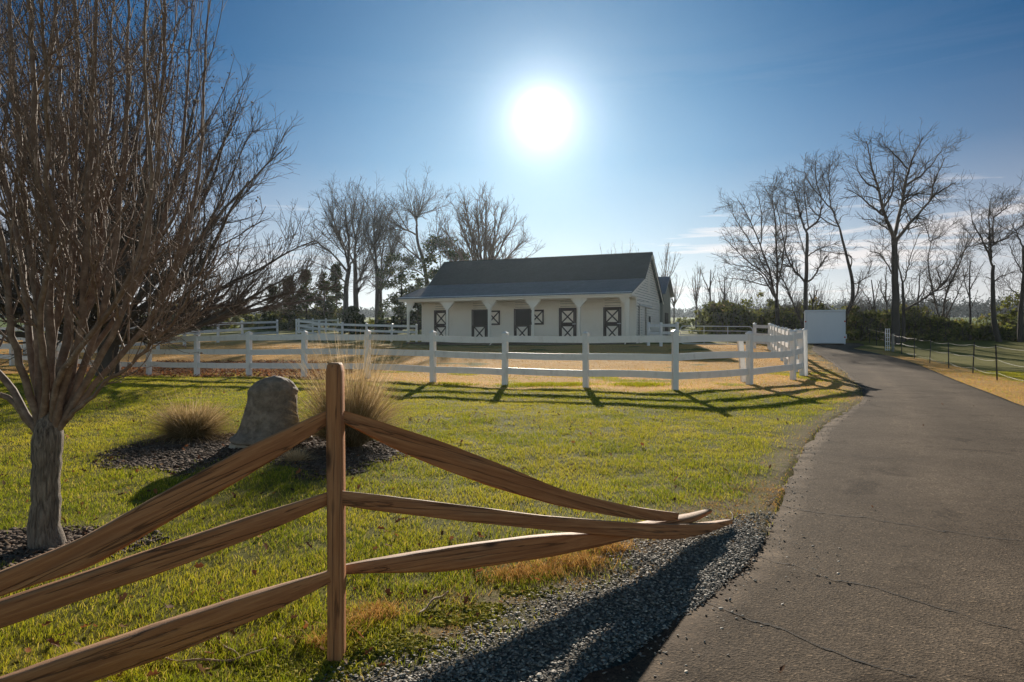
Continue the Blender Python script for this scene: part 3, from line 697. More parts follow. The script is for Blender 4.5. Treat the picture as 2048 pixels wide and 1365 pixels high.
#@@PART2
# ------------------------------------------------------------------ split-rail fence
POST = np.array([-.905, 3.65])
def d_on(px, dirv):
    k = (px-CX)/F
    # POST + t*dirv lies on the pixel's vertical plane
    t = (k*POST[1]-POST[0])/(dirv[0]-k*dirv[1])
    return POST[1]+t*dirv[1]
def rail(name, prof, dirv, w, seed, parent, doff=0.0, label=None, taper=(.35,.35), d_fn=None):
    """prof: (px, y_top, y_bottom) samples along the rail; real 3-D rail laid along the fence line"""
    rg = np.random.default_rng(seed)
    pr = np.array(prof, float)
    ds = np.array([d_on(p, dirv) for p in pr[:,0]])+doff
    c = np.array([P(p, (a+b)/2, d) for (p, a, b), d in zip(pr, ds)])
    hh = np.array([abs(b-a)/2*d/F for (p, a, b), d in zip(pr, ds)])
    n = 44
    s = np.concatenate([[0], np.cumsum(np.linalg.norm(np.diff(c, axis=0), axis=1))])
    q = np.linspace(0, s[-1], n)
    cc = np.stack([np.interp(q, s, c[:,i]) for i in range(3)], -1); hs = np.interp(q, s, hh)
    for _ in range(3):
        cc[1:-1] = (cc[:-2]+2*cc[1:-1]+cc[2:])/4; hs[1:-1] = (hs[:-2]+2*hs[1:-1]+hs[2:])/4
    e0, e1 = taper
    wd = w*np.minimum(1, np.minimum(.45+.55*q/e0, .45+.55*(s[-1]-q)/e1))
    ax = cc[-1]-cc[0]; ax /= np.linalg.norm(ax)
    sdv = np.cross(ax, [0,0,1]); sdv /= np.linalg.norm(sdv); up = np.cross(sdv, ax)
    # split-wood section: a skewed, five-cornered wedge
    sec = np.array([(-1,-.84),(-.97,.90),(-.86,1.0),(.90,.86),(1,-.75),(-.55,-1.0)])+rg.normal(0,.05,(6,2))
    tw = np.cumsum(rg.normal(.004,.012,n)); tw -= tw.mean()
    if sdv[1] < 0: sdv = -sdv
    K = len(sec); V = []
    ro = np.cumsum(rg.normal(0,.010,(n,K,2)), 0); ro -= ro.mean(0)
    for i in range(n):
        ca, sa = math.cos(tw[i]), math.sin(tw[i])
        s2 = sec+np.clip(ro[i], -.12, .12)
        a2 = s2[:,0]*wd[i]; b2 = s2[:,1]*hs[i]*1.0
        V.append(cc[i]+np.outer(a2*ca-b2*sa, sdv)+np.outer(a2*sa+b2*ca, up))
    V = np.array(V)
    idx = np.arange(n*K).reshape(n, K)
    f = np.stack([idx[:-1], np.roll(idx[:-1],-1,1), np.roll(idx[1:],-1,1), idx[1:]], -1).reshape(-1,4)
    caps = np.array([list(range(K)), list(range(n*K-1, n*K-K-1, -1))])
    # local frame with x along the grain
    Rm = np.stack([ax, np.cross(up, ax), up], 1)
    org = cc[0]
    loc = (V.reshape(-1,3)-org)@Rm
    o = link(name, loc, [f, caps], M['wood'], parent=parent)
    from mathutils import Matrix
    mt = Matrix([[*Rm[0], org[0]-parent.location[0]], [*Rm[1], org[1]-parent.location[1]], [*Rm[2], org[2]-parent.location[2]], [0,0,0,1]])
    o.matrix_local = mt
    b = o.modifiers.new('edge', 'BEVEL'); b.width = .004; b.segments = 1; b.limit_method = 'ANGLE'; b.angle_limit = R(25)
    if label: o['label'] = label
    return o
pz = gz(*POST)
srf = thing('split_rail_fence', (POST[0], POST[1], pz), 'brown weathered split-rail fence with one upright post and its rails fallen at both ends', 'fence')
RD = np.array([2.535, 2.2]); LD = np.array([-.93, -.30])
rail('rail', [(678,812,832),(656,821,849),(504,891,942),(336,981,1040),(168,1076,1138),(0,1144,1190),(-180,1212,1262),(-300,1268,1312)], LD, .052, 1, srf, .02)
rail('rail', [(678,978,1000),(659,984,1009),(504,1032,1074),(336,1088,1138),(168,1146,1194),(0,1202,1253),(-180,1256,1310),(-330,1302,1350)], LD, .05, 2, srf, 0)
rail('rail', [(678,1133,1155),(659,1141,1164),(504,1186,1236),(336,1239,1306),(168,1297,1362),(0,1354,1424),(-120,1388,1455)], LD, .055, 3, srf, -.02)
rail('rail', [(668,818,838),(688,822,846),(785,856,898),(868,883,934),(990,929,978),(1112,978,1012),(1233,1007,1034),(1307,1019,1042),(1352,1025,1040)], RD, .052, 4, srf, .03)
rail('rail', [(668,980,1006),(688,980,1012),(892,1005,1036),(1087,1031,1058),(1282,1046,1075),(1355,1047,1078),(1400,1047,1066),(1460,1039,1047)], RD, .05, 5, srf, -.02, 'brown split rail with a splintered end on the gravel')
rail('rail', [(668,1134,1150),(688,1129,1146),(892,1095,1141),(1087,1070,1114),(1194,1064,1092),(1307,1043,1064),(1380,1030,1046),(1418,1019,1026)], RD, .05, 6, srf, .10)
# the post, gently weathered, with a chamfered top
m = MB(); n = 14; pts = []
zt = EYE+(CY-726)/F*3.65
rg = np.random.default_rng(12)
lev = np.concatenate([np.linspace(pz-.25, zt-.045, n), [zt-.012, zt]])
half = np.array([[.0365,.055]]*n+[[.031,.048],[.025,.042]])
vs = []
for i, z in enumerate(lev):
    a, b = half[i]*(1+rg.normal(0,.012,2)); cx = POST[0]+.002*math.sin(z*3)+.006*(zt-z)/1.5-.001; cy = POST[1]
    c = .007
    vs += [(cx-a,cy-b+c,z),(cx-a+c,cy-b,z),(cx+a-c,cy-b,z),(cx+a,cy-b+c,z),(cx+a,cy+b-c,z),(cx+a-c,cy+b,z),(cx-a+c,cy+b,z),(cx-a,cy+b-c,z)]
vs = np.array(vs); idx = np.arange(len(lev)*8).reshape(-1,8)
f = np.stack([idx[:-1], np.roll(idx[:-1],-1,1), np.roll(idx[1:],-1,1), idx[1:]], -1).reshape(-1,4)
# local x is the grain: stand the post's frame on end
from mathutils import Matrix
lv = vs-np.array([POST[0],POST[1],pz]); lv2 = np.stack([lv[:,2], lv[:,1], -lv[:,0]], -1)
po = link('post', lv2, [f, np.array([list(idx[-1])])], M['wood'], parent=srf)
po.matrix_local = Matrix(((0,0,-1,0),(0,1,0,0),(1,0,0,0),(0,0,0,1)))

# ------------------------------------------------------------------ white board fences
def p3(px, yb, d):
    k = (px-CX)/F; return np.array([k*d, d, gz(k*d, d)])
def wfence(name, posts, label, H=1.56, rails=(1.36,.87,.39), rh=.19, pw=.15, skip=(), ends=True, cat='fence', pcap=True, seed=0, mat='white', rail_t=.04, zfun=None):
    """posts: list of base points; children: one mesh per post and per rail"""
    rg = np.random.default_rng(seed)
    b0 = posts[0]
    t = thing(name, tuple(b0), label, cat)
    tops = []
    for i, b in enumerate(posts):
        m = MB(); h = H+rg.normal(0,.012); w = pw/2
        lx, ly = rg.normal(0,.012,2)
        nx_ = posts[min(i+1, len(posts)-1)]-posts[max(i-1, 0)]; an = math.atan2(nx_[1], nx_[0]); ca, sa = math.cos(an), math.sin(an)
        def q(x, y, z): return (b[0]+x*ca-y*sa+lx*z, b[1]+x*sa+y*ca+ly*z, b[2]+z)
        m.hexa([q(-w,-w,-.15),q(w,-w,-.15),q(w,w,-.15),q(-w,w,-.15),q(-w,-w,h-.05),q(w,-w,h-.05),q(w,w,h-.05),q(-w,w,h-.05)])
        if pcap:
            e = w+.015
            m.hexa([q(-e,-e,h-.052),q(e,-e,h-.052),q(e,e,h-.052),q(-e,e,h-.052),q(-e,-e,h-.02),q(e,-e,h-.02),q(e,e,h-.02),q(-e,e,h-.02)])
            m.add([q(-e,-e,h-.02),q(e,-e,h-.02),q(e,e,h-.02),q(-e,e,h-.02),q(0,0,h+.04)], [(0,1,4),(1,2,4),(2,3,4),(3,0,4)])
        m.build('post', M[mat], t, loc=b0)
    for i in range(len(posts)-1):
        if i in skip: continue
        a, b = posts[i], posts[i+1]
        for r in rails:
            m = MB(); n = 7; dv = b-a; L_ = np.linalg.norm(dv[:2]); u = dv/L_; nrm = np.array([-u[1], u[0], 0]); nrm /= np.linalg.norm(nrm)
            sag = rg.normal(0,.014); z0, z1 = rg.normal(0,.012,2); off = rg.normal(0,.012); prev = None; V = []
            for k in range(n):
                s = k/(n-1); c = a+dv*s+np.array([0,0,r+z0*(1-s)+z1*s-sag*4*s*(1-s)])+nrm*off*4*s*(1-s)
                for x, y in ((-1,-1),(1,-1),(1,1),(-1,1)): V.append(c+nrm*x*rail_t/2+np.array([0,0,y*rh/2]))
            F_ = [(4*k+j, 4*k+(j+1)%4, 4*k+4+(j+1)%4, 4*k+4+j) for k in range(n-1) for j in range(4)]+[(0,1,2,3),(4*n-1,4*n-2,4*n-3,4*n-4)]
            m.add(V, F_); m.build('rail', M[mat], t, loc=b0)
    return t
front = [(1604,0,24.1),(1586,0,22.4),(1499,0,20.6),(1350,0,19.1),(1172,0,20.1),(1010,0,21.1),(866,0,22.0),(735,0,23.7),(608,0,24.2),(498,0,24.9),(394,0,26.0),(298,0,27.6),(205,0,29.0),(112,0,30.4),(24,0,31.8),(-70,0,33.2),(-170,0,34.6)]
fpts = [p3(*a) for a in front]
wfence('white_fence', fpts, 'long white three-board fence curving across the front of the tan paddock', seed=3)
c0 = p3(1604,0,24.1); c1 = p3(1540,0,41.9)
side = [c0+(c1-c0)*t for t in np.linspace(0,1,9)]
side = [np.array([p[0],p[1],gz(p[0],p[1])]) for p in side][1:]
side = [fpts[0]+np.array([.20,.22,.05])]+side
wfence('white_fence', side, 'white three-board fence running away beside the drive', seed=5)
wfence('white_fence', [p3(1538,0,42.6), p3(1509,0,44.2)], 'short white fence panel right of the tube gate', seed=6)
wfence('white_fence', [p3(1354,0,45.0), p3(1322,0,46.4), p3(1297,0,47.8)], 'short white fence panel between barn corner and tube gate', seed=7)
L0 = [(555,0,66),(485,0,58),(436,0,51.5),(369,0,45.0),(316,0,42),(252,0,40),(190,0,39),(120,0,38.5),(50,0,38),(-30,0,37.5)]
wfence('white_fence', [p3(*a) for a in L0], 'white fence in the left distance behind the leaning tree', seed=8)
def lerp_posts(a, b, n): return [np.array([*(a+(b-a)*t)[:2], gz(*(a+(b-a)*t)[:2])]) for t in np.linspace(0,1,n)]
wfence('white_fence', lerp_posts(p3(593,0,71), p3(638,0,64), 2)+lerp_posts(p3(684.7,0,63), p3(833,0,62), 4), 'white fence meeting the left end of the barn', seed=9)
wfence('white_fence', lerp_posts(p3(598,0,76), p3(676,0,84), 4), 'farthest white fence going past the round green shrub', seed=10)
b = p3(1488,0,21.6)
m = MB(); m.hexa([b+np.array(q) for q in [(-.075,-.07,-.1),(.075,-.07,-.1),(.075,.07,-.1),(-.075,.07,-.1),(-.20,-.07,1.36),(-.05,-.07,1.36),(-.05,.07,1.36),(-.20,.07,1.36)]])
m.add([b+np.array(q) for q in [(-.21,-.08,1.36),(-.04,-.08,1.36),(-.04,.08,1.36),(-.21,.08,1.36),(-.125,0,1.42)]], [(0,1,4),(1,2,4),(2,3,4),(3,0,4),(3,2,1,0)])
tag(m.build('fence_post', M['white'], None, loc=b), 'lone leaning white post just behind the front white fence', 'post')
# dark four-board paddock fence far behind the barn's left end
wfence('dark_fence', lerp_posts(p3(768,0,84), p3(905,0,88), 5), 'dark brown board fence seen past the left end of the barn', H=1.5, rails=(1.4,1.05,.7,.35), rh=.14, pw=.12, pcap=False, mat='darkfence', seed=11)

# tube gate
ga, gb = p3(1361,0,45.0), p3(1505,0,44.3)
gt = thing('tube_gate', tuple(ga), 'pale metal tube gate with rounded corners between white fence panels', 'gate')
u = gb-ga; gl = np.linalg.norm(u); u /= gl
def gpt(s, z): return ga+u*s+np.array([0,0,z])
m = MB(); z1, z0, r0 = 1.34, .22, .22
fr = []
for cx_, cz_, a0 in ((r0,z1-r0,180),(gl-r0,z1-r0,90),(gl-r0,z0+r0,0),(r0,z0+r0,-90)):
    for k in range(6):
        a = R(a0-18*k); fr.append(gpt(cx_+r0*math.cos(a), cz_+r0*math.sin(a)))
fr.append(fr[0]); m.tube(fr, .028, 6); m.build('frame', M['galv'], gt, loc=ga)
for z in (1.05,.80,.58,.40):
    m = MB(); m.tube([gpt(.03,z), gpt(gl-.03,z)], .022, 6); m.build('bar', M['galv'], gt, loc=ga)
for s in (.33,.66):
    m = MB(); m.bar(gpt(gl*s,z0), gpt(gl*s,z1), .06, .03, u); m.build('brace', M['galv'], gt, loc=ga)

# ------------------------------------------------------------------ stable
TH = math.atan2(-.3835, .9235)
bo = np.array([8.41, 51.2, 1.52])
barn = thing('stable', tuple(bo), 'white lap-sided horse stable with dark shingle roof, porch posts and five cross-braced doors', 'stable', rz=TH)
BL = 18.3   # length; local x runs 0 (right end) to -BL, local y runs away from the viewer
Wf, Wb = 2.27, 11.4
RIDGE = (6.85, 7.15); SEAM = (4.0, 4.86); EAVE = (-.35, 3.50); REAR = (11.75, 3.45)
def laps(m, zr, lo, hi, place, co=.20, t=.042):
    """lap siding: place(s, z, out) maps along-wall, height, outward offset to a point"""
    z = zr[0]
    while z < zr[1]-1e-6:
        z2 = min(z+co, zr[1])
        a0, b0 = lo(z), hi(z); a1, b1 = lo(z2), hi(z2)
        if b0 > a0:
            if b1 <= a1: a1 = b1 = (a1+b1)/2
            zg = z+.022
            p = [place(a0,zg,0),place(b0,zg,0),place(b0,zg,t),place(a0,zg,t),place(a1,z2,0),place(b1,z2,0),place(b1,z2,.004),place(a1,z2,.004)]
            m.hexa(p)
        z = z2
cs = lambda v: (lambda z: v)
# front wall with door openings cut out between the boards
DO = [(-2.40,-1.19),(-5.96,-4.73),(-9.77,-8.52),(-13.53,-12.28),(-17.03,-15.87)]
DH = 2.58; SILL = .10
m = MB(); fp = lambda s, z, o: (s, Wf-o, z)
edges = [-BL]+[v for d in DO[::-1] for v in d]+[0]
for i in range(0, len(edges), 2): laps(m, (-.3, DH+.0), cs(edges[i]), cs(edges[i+1]), fp)
laps(m, (DH, 3.62), cs(-BL), cs(0), fp)
m.box((-BL+.13, Wf+.004, -.3), (-17.05, Wf+.05, 3.5))
for (q0, q1) in ((-15.85,-13.55),(-12.26,-9.79),(-8.50,-5.98),(-4.71,-2.42),(-1.17,-.13)): m.box((q0, Wf+.004, -.3), (q1, Wf+.05, 3.5))
m.build('front_wall', M['white_clean'], barn)
m = MB(); m.box((-BL-.02, Wf-.045, -.3), (-BL+.12, Wf-.03, 3.5)); m.box((-.12, Wf-.045, -.3), (-.0, Wf-.03, 3.5))
m.box((-.0,Wf-.045,-.3),(.045,Wf+.12,3.45)); m.box((0.0,Wb-.12,-.3),(.045,Wb,3.3)); m.build('corner_board', M['white_clean'], barn)
def roof_y(z):   # front (lo) and rear (hi) limits of the gable at height z
    if z <= SEAM[1]: lo = EAVE[0]+(z-EAVE[1])*(SEAM[0]-EAVE[0])/(SEAM[1]-EAVE[1])
    else: lo = SEAM[0]+(z-SEAM[1])*(RIDGE[0]-SEAM[0])/(RIDGE[1]-SEAM[1])
    hi = RIDGE[0]+(RIDGE[1]-z)*(REAR[0]-RIDGE[0])/(RIDGE[1]-REAR[1])
    return lo+.12, hi-.10
for nm, sx in (('right_gable_wall', 0.0), ('left_gable_wall', -BL)):
    sg = 1 if sx == 0 else -1
    gpl = lambda y, z, o: (sx+sg*o, y, z)
    m = MB()
    if sx == 0:
        laps(m, (-.3, 2.75), cs(4.95+1.05), cs(Wb), gpl); laps(m, (-.3,2.75), cs(Wf), cs(3.1), gpl)
        laps(m, (2.75, 3.25), cs(Wf), cs(Wb), gpl)
    else: laps(m, (-.3, 3.25), cs(Wf), cs(Wb), gpl)
    laps(m, (3.25, RIDGE[1]-.05), lambda z: max(roof_y(z)[0], -.25) if z > 3.3 else -.2, lambda z: min(roof_y(z)[1], Wb) if z < 3.7 else roof_y(z)[1], gpl)
    m.build(nm, M['white_clean'], barn)
m = MB(); laps(m, (-.3, 3.5), cs(-BL), cs(0), lambda s, z, o: (s, Wb+o, z)); m.build('rear_wall', M['white_clean'], barn)
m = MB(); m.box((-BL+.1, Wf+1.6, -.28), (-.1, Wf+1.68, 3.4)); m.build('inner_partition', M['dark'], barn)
m = MB(); m.box((-BL-.1, -.15, -.35), (.05, Wf-.05, 0.0)); m.build('porch_floor', M['earth'], barn)
# roofs: slabs with thickness
def slab(name, a, b, x0a, x1a, x0b, x1b, mat, t=.10):
    m = MB(); dy, dz = b[0]-a[0], b[1]-a[1]; l = math.hypot(dy, dz); ny_, nz_ = -dz/l*t, dy/l*t
    if nz_ < 0: ny_, nz_ = -ny_, -nz_
    m.hexa([(x0a,a[0],a[1]),(x1a,a[0],a[1]),(x1b,b[0],b[1]),(x0b,b[0],b[1]),(x0a,a[0]+ny_,a[1]+nz_),(x1a,a[0]+ny_,a[1]+nz_),(x1b,b[0]+ny_,b[1]+nz_),(x0b,b[0]+ny_,b[1]+nz_)])
    return m.build(name, mat, barn)
slab('roof', SEAM, RIDGE, -BL-.35, .34, -BL-.35, .34, M['shingle'])
slab('roof', (REAR[0], REAR[1]), RIDGE, -BL-.35, .34, -BL-.35, .34, M['shingle'])
slab('porch_roof', EAVE, (SEAM[0]-.01, SEAM[1]-.012), -BL-.75, .30, -BL-.4, .30, M['shingle_porch'], .085)
slab('drip_edge', (EAVE[0]-.02, EAVE[1]+.080), (EAVE[0]+.17, EAVE[1]+.137), -BL-.73, .29, -BL-.71, .29, M['galv'], .014)
m = MB(); m.box((-BL-.35, RIDGE[0]-.12, RIDGE[1]+.06), (.34, RIDGE[0]+.12, RIDGE[1]+.125)); m.build('ridge_cap', M['shingle'], barn)
# rake boards on the right gable and soffits
m = MB()
for a, b in ((EAVE, SEAM), (SEAM, RIDGE), (REAR, RIDGE)):
    m.hexa([(.27,a[0],a[1]-.17),(.31,a[0],a[1]-.17),(.31,b[0],b[1]-.17),(.27,b[0],b[1]-.17),(.27,a[0],a[1]-.005),(.31,a[0],a[1]-.005),(.31,b[0],b[1]-.005),(.27,b[0],b[1]-.005)])
    m.hexa([(-BL-.34,a[0],a[1]-.17),(-BL-.30,a[0],a[1]-.17),(-BL-.30,b[0],b[1]-.17),(-BL-.34,b[0],b[1]-.17),(-BL-.34,a[0],a[1]-.005),(-BL-.30,a[0],a[1]-.005),(-BL-.30,b[0],b[1]-.005),(-BL-.34,b[0],b[1]-.005)])
m.build('rake_board', M['white_clean'], barn)
m = MB(); m.box((-BL-.72, EAVE[0]+.02, EAVE[1]-.22), (.26, EAVE[0]+.06, EAVE[1]-.01)); m.build('fascia', M['white_clean'], barn)
m = MB(); m.box((-BL-.4, -.10, 3.24), (.05, .08, 3.355)); m.build('porch_beam', M['white_clean'], barn)
m = MB(); m.box((-BL-.6, EAVE[0]+.07, 3.36), (.2, Wf-.03, 3.40)); m.build('porch_ceiling', M['white_clean'], barn)
# gutter: open half pipe
m = MB(); n = 7
sec = [(EAVE[0]-.005-.065+.065*math.cos(R(180+180*k/(n-1))), EAVE[1]-.02+.07*math.sin(R(180+180*k/(n-1)))) for k in range(n)]
sec2 = [(y*1.0+.008*(1 if y < EAVE[0]-.07 else -1), z+.008) for y, z in sec][::-1]
outl = sec+sec2
m.prism([(-BL-.70, y, z) for y, z in outl], (BL+.98, 0, 0)); m.build('gutter', M['white_clean'], barn)
# porch posts with flared bracket heads
for k in range(6):
    x = -18.35+k*3.66 if k else -18.30
    x = min(x, -.06)
    m = MB(); w = .085
    m.box((x-w, -w, -.30), (x+w, w, 2.75))
    prof = [(-.09,2.58),(.09,2.58),(.62,3.18),(.62,3.24),(-.62,3.24),(-.62,3.18)]
    if k == 0: prof = [(-.10,2.45),(.09,2.45),(.55,3.18),(.55,3.24),(-.10,3.24)]
    if k == 5: prof = [(-.62,3.18),(-.09,2.58),(.09,2.58),(.09,3.24),(-.62,3.24)]
    m.prism([(x+a, -.093, z) for a, z in prof], (0,.186,0))
    pp = m.build('porch_post', M['white_clean'], barn)
# downspouts: at the fourth post from the right and at the right corner
for x in (-14.55+3.62*0+.0-.15+0.0, -.22):
    x = -10.98-3.66+3.55 if x < -5 else x
    m = MB(); m.tube([(x+(.0),EAVE[0]-.05,3.42),(x+.02,EAVE[0]-.02,3.25),(x+.30 if x < -5 else x+.0,-.20,2.9),(x+.30 if x < -5 else x,-.20,-.10),(x+.30 if x < -5 else x,-.45,-.24)], .04, 6)
    m.build('downspout', M['white_clean'], barn)
# Dutch doors
def leaf(parent, x0, x1, z0, z1, y, name, flip=False):
    lf = bpy.data.objects.new(name, None); COL.objects.link(lf); lf.parent = parent
    m = MB(); m.box((x0, y, z0), (x1, y+.04, z1)); m.build('panel', M['white_clean'], lf)
    m = MB(); t = .13; f = .03
    m.box((x0, y-f, z0), (x0+t, y-.002, z1)); m.box((x1-t, y-f, z0), (x1, y-.002, z1))
    m.box((x0+t, y-f, z0), (x1-t, y-.002, z0+t)); m.box((x0+t, y-f, z1-t), (x1-t, y-.002, z1))
    m.bar((x0+t*.8, y-.014, z0+t*.8), (x1-t*.8, y-.014, z1-t*.8), .022, .10, (0,-1,0)) if False else None
    for za, zb in ((z0+t*.9, z1-t*.9), (z1-t*.9, z0+t*.9)):
        a = np.array((x0+t*.9, y-.012, za)); b = np.array((x1-t*.9, y-.012, zb)); d = (b-a)/np.linalg.norm(b-a); nn = np.array((-d[2], 0, d[0]))*.05
        o = .001 if za < zb else -.002
        m.hexa([a-nn+(0,-.012+o,0), b-nn+(0,-.012+o,0), b-nn+(0,.011,0), a-nn+(0,.011,0), a+nn+(0,-.012+o,0), b+nn+(0,-.012+o,0), b+nn+(0,.011,0), a+nn+(0,.011,0)])
    m.build('cross_brace', M['brown_trim'], lf)
    return lf
for i, (x0, x1) in enumerate(DO):
    opened = i in (2, 3)
    dn = bpy.data.objects.new('stall_door', None); COL.objects.link(dn); dn.parent = barn
    if opened: dn['label'] = 'stall door with its upper half swung open'
    y = Wf-.05
    def lv(nm, *q):
        m = MB(); a, b, c, d, yy = q
        t = .13; f = .03
        m.box((a, yy, c), (b, yy+.04, d)); pan = m.build(nm, M['white_clean'], dn)
        m = MB()
        m.box((a, yy-f, c), (a+t, yy-.002, d)); m.box((b-t, yy-f, c), (b, yy-.002, d)); m.box((a+t, yy-f, c), (b-t, yy-.002, c+t)); m.box((a+t, yy-f, d-t), (b-t, yy-.002, d))
        for za, zb, o in ((c+t*.9, d-t*.9, .001), (d-t*.9, c+t*.9, -.002)):
            p = np.array((a+t*.9, yy-.012, za)); q2 = np.array((b-t*.9, yy-.012, zb)); dd = (q2-p)/np.linalg.norm(q2-p); nn = np.array((-dd[2],0,dd[0]))*.05
            m.hexa([p-nn+(0,-.012+o,0), q2-nn+(0,-.012+o,0), q2-nn+(0,.0085,0), p-nn+(0,.0085,0), p+nn+(0,-.012+o,0), q2+nn+(0,-.012+o,0), q2+nn+(0,.0085,0), p+nn+(0,.0085,0)])
        fr_ = m.build('cross_brace', M['brown_trim'], dn)
        return pan
    lv('lower_leaf', x0+.02, x1-.02, SILL, 1.36, y)
    if opened: lv('upper_leaf', x1+.05, x1+.05+(x1-x0)-.06, 1.38, DH-.02, y-.06)
    else:
        lv('upper_leaf', x0+.02, x1-.02, 1.40, DH-.02, y)
    m = MB(); m.box((x0-.10, Wf-.055, SILL), (x0-.0, Wf-.032, DH)); m.box((x1, Wf-.055, SILL), (x1+.10, Wf-.032, DH)); m.box((x0-.10, Wf-.055, DH), (x1+.10, Wf-.032, DH+.09))
    m.build('door_frame', M['brown_trim'] if opened or True else M['white_clean'], dn)
    if not opened:
        m = MB(); m.box((x1-.22, y-.05, 1.38), (x1+.06, y-.031, 1.44)); m.build('latch', M['galv'], dn)
# right gable: sliding door, track, opening, window and louvre
m = MB(); laps(m, (-.1, 2.72), cs(3.3), cs(4.95), lambda s, z, o: (.08+o, s, z)); sdoor = m.build('sliding_door', M['white_clean'], barn)
m = MB()
for y in (3.22, 4.95): m.box((.075, y, -.1), (.125, y+.09, 2.72))
m.box((.075,3.31,2.63),(.122,4.95,2.74)); m.build('door_frame', M['white_clean'], sdoor)
m = MB(); m.box((.06, 3.0, 2.78), (.19, 7.3, 2.90)); m.build('door_track', M['galv'], barn)
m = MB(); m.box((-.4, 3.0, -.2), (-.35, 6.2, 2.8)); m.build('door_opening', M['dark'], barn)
m = MB(); m.box((.031, 6.6, .9), (.06, 7.5, 2.2)); w_ = m.build('window', M['white_clean'], barn)
m = MB(); m.box((.061, 6.7, 1.0), (.066, 7.4, 2.1)); m.build('pane', M['dark'], w_)
m = MB()
m.box((.03, 6.55, 4.0), (.05, 7.15, 5.6))
for k in range(12): m.hexa([(.05,6.6,4.06+k*.125),(.10,6.6,4.03+k*.125),(.10,7.1,4.03+k*.125),(.05,7.1,4.06+k*.125),(.05,6.6,4.14+k*.125),(.10,6.6,4.05+k*.125),(.10,7.1,4.05+k*.125),(.05,7.1,4.14+k*.125)])
m.build('louvre', M['white_clean'], barn)

# grey shed with a seamed metal roof behind the stable
so_ = np.array([14.25, 66.0, 1.9])
shed = thing('metal_shed', tuple(so_), 'grey-green shed with seamed metal roof just behind the stable', 'shed', rz=TH)
ez, rz_ = 4.15, 5.85
m = MB(); m.prism([(-.35,.35,-.4),(-.35,4.6,-.4),(-.35,4.6,ez-.1),(-.35,2.45,rz_-.15),(-.35,.35,ez-.1)], (-11,0,0)); m.build('wall', M['shedwall'], shed)
m = MB()
for (ya, za, yb, zb) in ((0,ez-.1,2.45,rz_),(4.9,ez-.1,2.45,rz_)):
    m.hexa([(-11.6,ya,za),(0,ya,za),(0,yb,zb),(-11.6,yb,zb),(-11.6,ya,za+.06),(0,ya,za+.06),(0,yb,zb+.06),(-11.6,yb,zb+.06)])
    for k in range(24):
        x = -.02-k*.48
        m.hexa([(x-.03,ya,za+.061),(x,ya,za+.061),(x,yb,zb+.061),(x-.03,yb,zb+.061),(x-.03,ya,za+.11),(x,ya,za+.11),(x,yb,zb+.11),(x-.03,yb,zb+.11)])
m.build('roof', M['metalroof'], shed)
m = MB(); m.box((-.348,1.6,-.4),(-.31,3.2,2.4)); m.build('door', M['darkfence'], shed)

# white enclosed box at the end of the drive
bxp = p3(1650,0,50.0); bz = gz(bxp[0], bxp[1])
box = thing('cargo_box', (bxp[0],bxp[1],bz), 'plain white boxy enclosed trailer parked at the end of the drive', 'trailer', rz=R(-21))
m = MB(); m.box((-1.28,.03,.10),(1.28,4.6,2.44)); m.build('body', M['boxpaint'], box, bevel=.03)
m = MB(); m.box((-1.20,-.02,.12),(1.20,.028,2.32)); m.build('rear_door', M['boxpaint'], box, bevel=.01)
m = MB(); m.box((-1.32,-.05,2.36),(1.32,4.64,2.47)); m.build('roof_edge', M['boxpaint'], box, bevel=.02)
m = MB(); m.box((-1.31,-.03,.06),(-1.21,.02,2.35)); m.box((1.21,-.03,.06),(1.31,.02,2.35)); m.build('corner_post', M['boxpaint'], box)
for x in (-1.26,1.26):
    for z in (.55,1.66):
        m = MB(); m.tube([(x,-.05,z),(x,-.033,z)], .055, 10); m.add([(x+.055*math.cos(a*.628),-.05,z+.055*math.sin(a*.628)) for a in range(10)], [tuple(range(10))]); m.build('marker_light', M['red'], box)
for s in (-1,1):
    m = MB(); pr = [(x_,r_) for x_,r_ in ((-.1,.12),(-.1,.30),(-.07,.34),(.07,.34),(.1,.30),(.1,.12))]
    vv_ = []; ff_ = []
    for i_ in range(18):
        a_ = i_*math.pi/9
        for x_, r_ in pr: vv_.append((s*1.38+x_, 2.6+r_*math.cos(a_), .34+r_*math.sin(a_)))
    for i_ in range(18):
        for j_ in range(5): ff_.append((i_*6+j_, i_*6+j_+1, ((i_+1)%18)*6+j_+1, ((i_+1)%18)*6+j_))
    ff_.append(tuple(i_*6 for i_ in range(18))); ff_.append(tuple(i_*6+5 for i_ in range(18))[::-1])
    m.add(vv_, ff_); m.build('wheel', M['rubber'], box, smooth=False)
    m = MB(); ol = [(1.95,.45),(2.15,.78),(3.05,.78),(3.25,.45),(3.19,.45),(3.0,.72),(2.2,.72),(2.01,.45)]
    m.prism([(s*1.28,y_,z_) for y_,z_ in ol], (s*.26,0,0)); m.build('fender', M['galv'], box)

